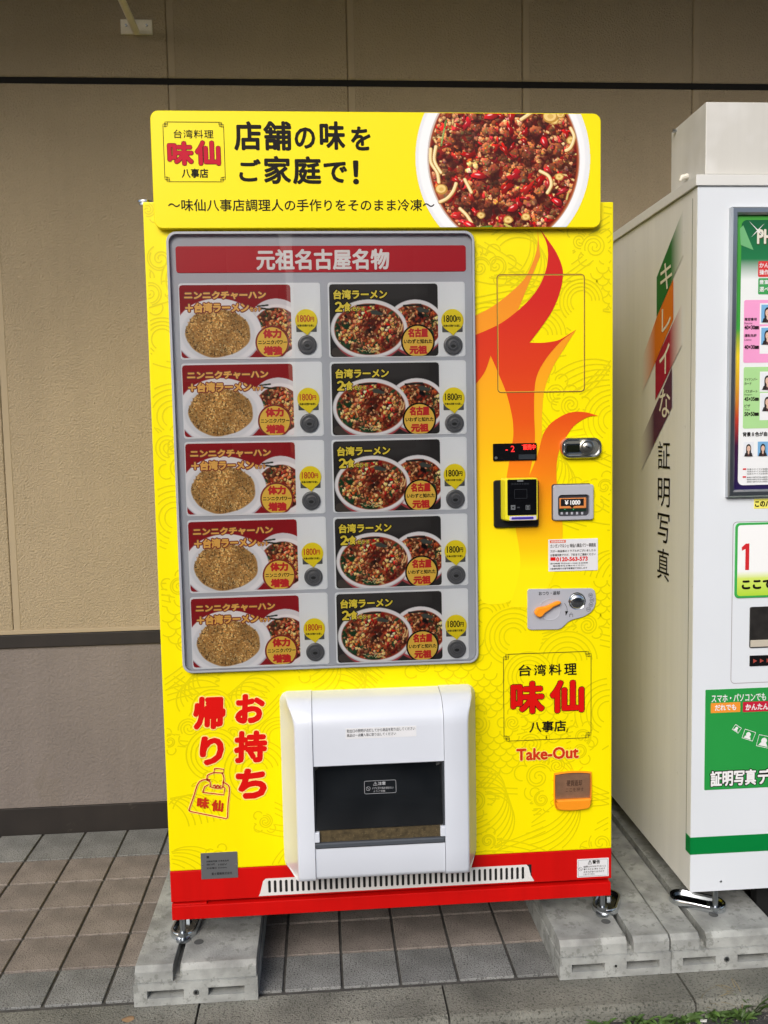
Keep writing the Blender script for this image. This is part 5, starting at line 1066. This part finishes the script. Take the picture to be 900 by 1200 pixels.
    Yt = Ys-.0010; mb = MB(); a = box(834, 813, 900, 822, Yt); put_text(mb, 'スマホ・パソコンでも', (a[0], a[1], onY(897.5, 818, Yt)[0], a[3]), Yt, .02)
    obj('sign_top_lettering', mb, WHITEINK, sg)
    o1 = box(833, 823.3, 867.6, 835, Yt); obj('orange_tab', MB().flat(rrect(*o1, .001), Yt), mat('tab_orange', (238, 150, 50), .4), sg); o2 = box(870.5, 822, 900, 834, Yt); obj('crimson_tab', MB().flat(rrect(o2[0], o2[1], o2[0]+.105, o2[3], .001), Yt), mat('tab_crimson', (196, 26, 56), .4), sg)
    Yu = Yt-.0004; mb = MB(); pt_text(mb, 'だれでも', (838, 825.8, 862.5, 832.4), Yu, .03); b = box(874, 824.8, 900, 831.6, Yu); put_text(mb, 'かんたんに', (b[0], b[1], b[0]+.068, b[3]), Yu, .03); obj('tab_lettering', mb, WHITEINK, sg)
    # flying photo icons
    for u, v, s_, a in ((863.5, 854, .0085, .6), (877.5, 861.5, .0135, .35), (896, 869, .017, .25), (919, 873, .021, .2)):
        x_, z_ = onY(u, v, Yt); m1 = MB(); m2 = MB(); c, q = math.cos(-a), math.sin(-a)
        rotp = lambda P: [(x_+px*c-pz*q, z_+px*q+pz*c) for px, pz in P]
        m1.ribbon(rotp([(-s_, -s_*.8), (s_, -s_*.8), (s_, s_*.8), (-s_, s_*.8)]), .0016, Yt, closed=True); m1.flat(rotp(circ(-.1*s_, .1*s_, s_*.42, 16)), Yt); m1.flat(rotp([(-s_*.75, -s_*.65), (s_*.6, -s_*.65), (s_*.3, -s_*.2), (-s_*.5, -s_*.2)]), Yt-.00003)
        obj('photo_icon', m1, WHITEINK, sg)
    m1, m2 = MB(), MB(); t1 = box(833, 902.5, 900, 919.5, Yt); xr_ = onY(885.5, 911, Yt)[0]
    for mm, off, Y in ((m1, .10, Yt), (m2, .035, Yu)):
        put_text(mm, '証明写真', (t1[0], t1[1]-.001, xr_, t1[3]), Y, off); put_text(mm, 'データ', (xr_+.006, t1[1], xr_+.095, t1[3]), Y, off)
    obj('big_lettering_edge', m1, INK, sg); obj('big_lettering', m2, WHITEINK, sg)
    # screws, feet
    x_, z_ = onY(844.5, 1032.5, YF); obj('screw', MB().prism(circ(x_, z_, .003, 12), YF-.0025, YF-.0010, .0006), STEEL, B)
    x_, y_ = onZ(838, 1066, PZ+.01); f = obj('foot', MB().tube([(x_, y_, PZ+.004), (x_, y_, Z0+.01)], .0065, 12), STEEL, B, smooth=True)
    obj('nut', MB().tube([(x_, y_, PZ+.012), (x_, y_, PZ+.020)], .0125, 6), STEEL, f)
    for xx, yy in ((1.26, .72), (2.6, .10), (2.6, .72)): obj('foot', MB().tube([(xx, yy, PZ+.001 if xx < 2 else .0), (xx, yy, Z0+.01)], .009, 10), STEEL, B)
build_booth()

# =================================================================== WEEDS AND BITS
def build_weeds():
    gm = mat('leaf_green', (90, 140, 50), .55, var=.35, vscale=30, lin_=(.062, .120, .024), rnd=.4); dm = mat('dry_straw', (160, 140, 90), .8, var=.2, lin_=(.26, .21, .11))
    gr = 'weeds along the kerb'
    def tuft(u, v, n, L_, lean, label, m=gm, wd=.004, bushy=False):
        x, y = onZ(u, v, -.03); t = empty('weed', label, 'plant', (x, y, -.035), gr)
        for k in range(int(n*1.7)):
            a = R_(0, 6.28); l = L_*R_(.35, .95); bend = R_(.5, 1.2); P_ = []; q = Vector((x+R_(-.012, .012), y+R_(-.008, .008), -.036)); el = R_(.6, 1.4) if not bushy else R_(.25, 1.1)
            for i in range(7):
                P_.append(q.copy()); d = Vector((math.cos(a)*math.cos(el)+lean*.2, math.sin(a)*math.cos(el)*.7, math.sin(el))); q = q+d*l/6; el -= bend*.22
            m_ = MB(); s_ = Vector((-math.sin(a), math.cos(a), .15)); W = wd*R_(.7, 1.3); Lp, Rp = [], []
            for i, p in enumerate(P_): w_ = W*(math.sin(math.pi*(i+.7)/7.2)**.7 if i < 6 else .05); Lp.append(p+s_*w_); Rp.append(p-s_*w_+Vector((0, 0, .0004)))
            md = [p-Vector((0, 0, W*.35)) for p in P_]
            m_.grid([[tuple(a_), tuple(b_), tuple(c_)] for a_, b_, c_ in zip(Lp, md, Rp)])
            obj('leaf', m_, m, t, smooth=True)
    tuft(752, 1196, 12, .060, .2, 'low green grass tuft below the right foot of the yellow machine', bushy=True)
    tuft(738, 1200, 8, .045, -.3, 'small pale grass tuft at the bottom edge left of the others', bushy=True)
    tuft(806, 1194, 10, .060, .5, 'spreading green weed at the kerb beneath the seam of the base blocks', bushy=True, wd=.0055)
    tuft(832, 1189, 12, .060, .2, 'leafy green weed in the middle of the right hand clump', bushy=True, wd=.006)
    tuft(856, 1186, 12, .065, .1, 'broad leafed green weed near the right corner', bushy=True, wd=.006)
    tuft(884, 1184, 14, .085, 0, 'tallest grassy weed in the bottom right corner', wd=.0035)
    tuft(820, 1180, 7, .11, .1, 'thin dry straw stalks rising in front of the base block seam', m=dm, wd=.0012)
    tuft(868, 1178, 8, .09, .1, 'thin dry stalks mixed with the weeds near the corner', m=dm, wd=.0012)
    tuft(898, 1180, 12, .07, -.2, 'dense weed cut off by the right edge of the picture', bushy=True, wd=.005)
    tuft(776, 1199, 9, .04, .3, 'tiny green weed at the bottom edge beside the low tuft', bushy=True, wd=.004)
    tuft(845, 1196, 10, .05, .0, 'short grassy weed at the bottom edge below the leafy one', bushy=True, wd=.003)
    for u, v, lab in ((705, 1203, 'sparse weed at the bottom edge left of the green tufts'), (792, 1186, 'creeping green weed hugging the kerb edge left of the dry stalks'), (872, 1192, 'matted green weed low in front of the tallest grass'), (840, 1182, 'green weed against the kerb behind the leafy one')):
        tuft(u, v, 12, .05, R_(-.3, .3), lab, bushy=True, wd=.0038)
    # scattered grit on the kerb edge and road: too many to count
    mb = MB()
    for k in range(1600):
        u, v = R_(-20, 920), R_(1150, 1215); x, y = onZ(u, v, 0)
        if y > -.03: continue
        z = -.0352 if y < KF else -.001; r = R_(.0008, .0030) if y < KF else R_(.0005, .0013); c = Vector((x, y, z+r*.4))
        pts = [c+Vector((r*math.cos(t)*R_(.6, 1), r*math.sin(t)*R_(.6, 1), -r*.4)) for t in (0, 1.3, 2.6, 3.8, 5)]; mb.add([tuple(p) for p in pts]+[tuple(c+Vector((0, 0, r*.5)))], [(0, 1, 5), (1, 2, 5), (2, 3, 5), (3, 4, 5), (4, 0, 5)])
    obj('grit', mb, mat('grit_grey', (150, 146, 136), .9, var=.5, vscale=90, lin_=(.24, .225, .19)), kind='stuff', label='fine grit and gravel scattered along the kerb and road edge', cat='gravel')
    for u, v, lab in ((782, 1193, 'white paper scrap lying on the road below the kerb joint'), (824, 1197, 'white paper scrap beside the spreading weed near the picture bottom')):
        x, y = onZ(u, v, -.035); m_ = MB().prism([(x-.008, y-.002), (x+.006, y-.004), (x+.009, y+.001), (x-.004, y+.004)], -.0315, -.0345, 0, axis='Z'); obj('paper_scrap', m_, mat('paper_white', (225, 225, 220), .8), cat='litter', label=lab, group='paper scraps on the road')
    x, y = onZ(149, 1195, 0); m_ = MB(); m_.add([(x+.012*math.cos(t)*(1.3 if t < 3 else 1), y+.010*math.sin(t), .001+.002*math.sin(2*t)) for t in [k*.5236 for k in range(12)]]+[(x, y, .005)], [(k, (k+1) % 12, 12) for k in range(12)])
    obj('fallen_leaf', m_, mat('dry_leaf', (170, 130, 90), .8, lin_=(.30, .19, .10)), cat='leaf', label='dry tan leaf lying on the kerb left of the base block')
build_weeds()
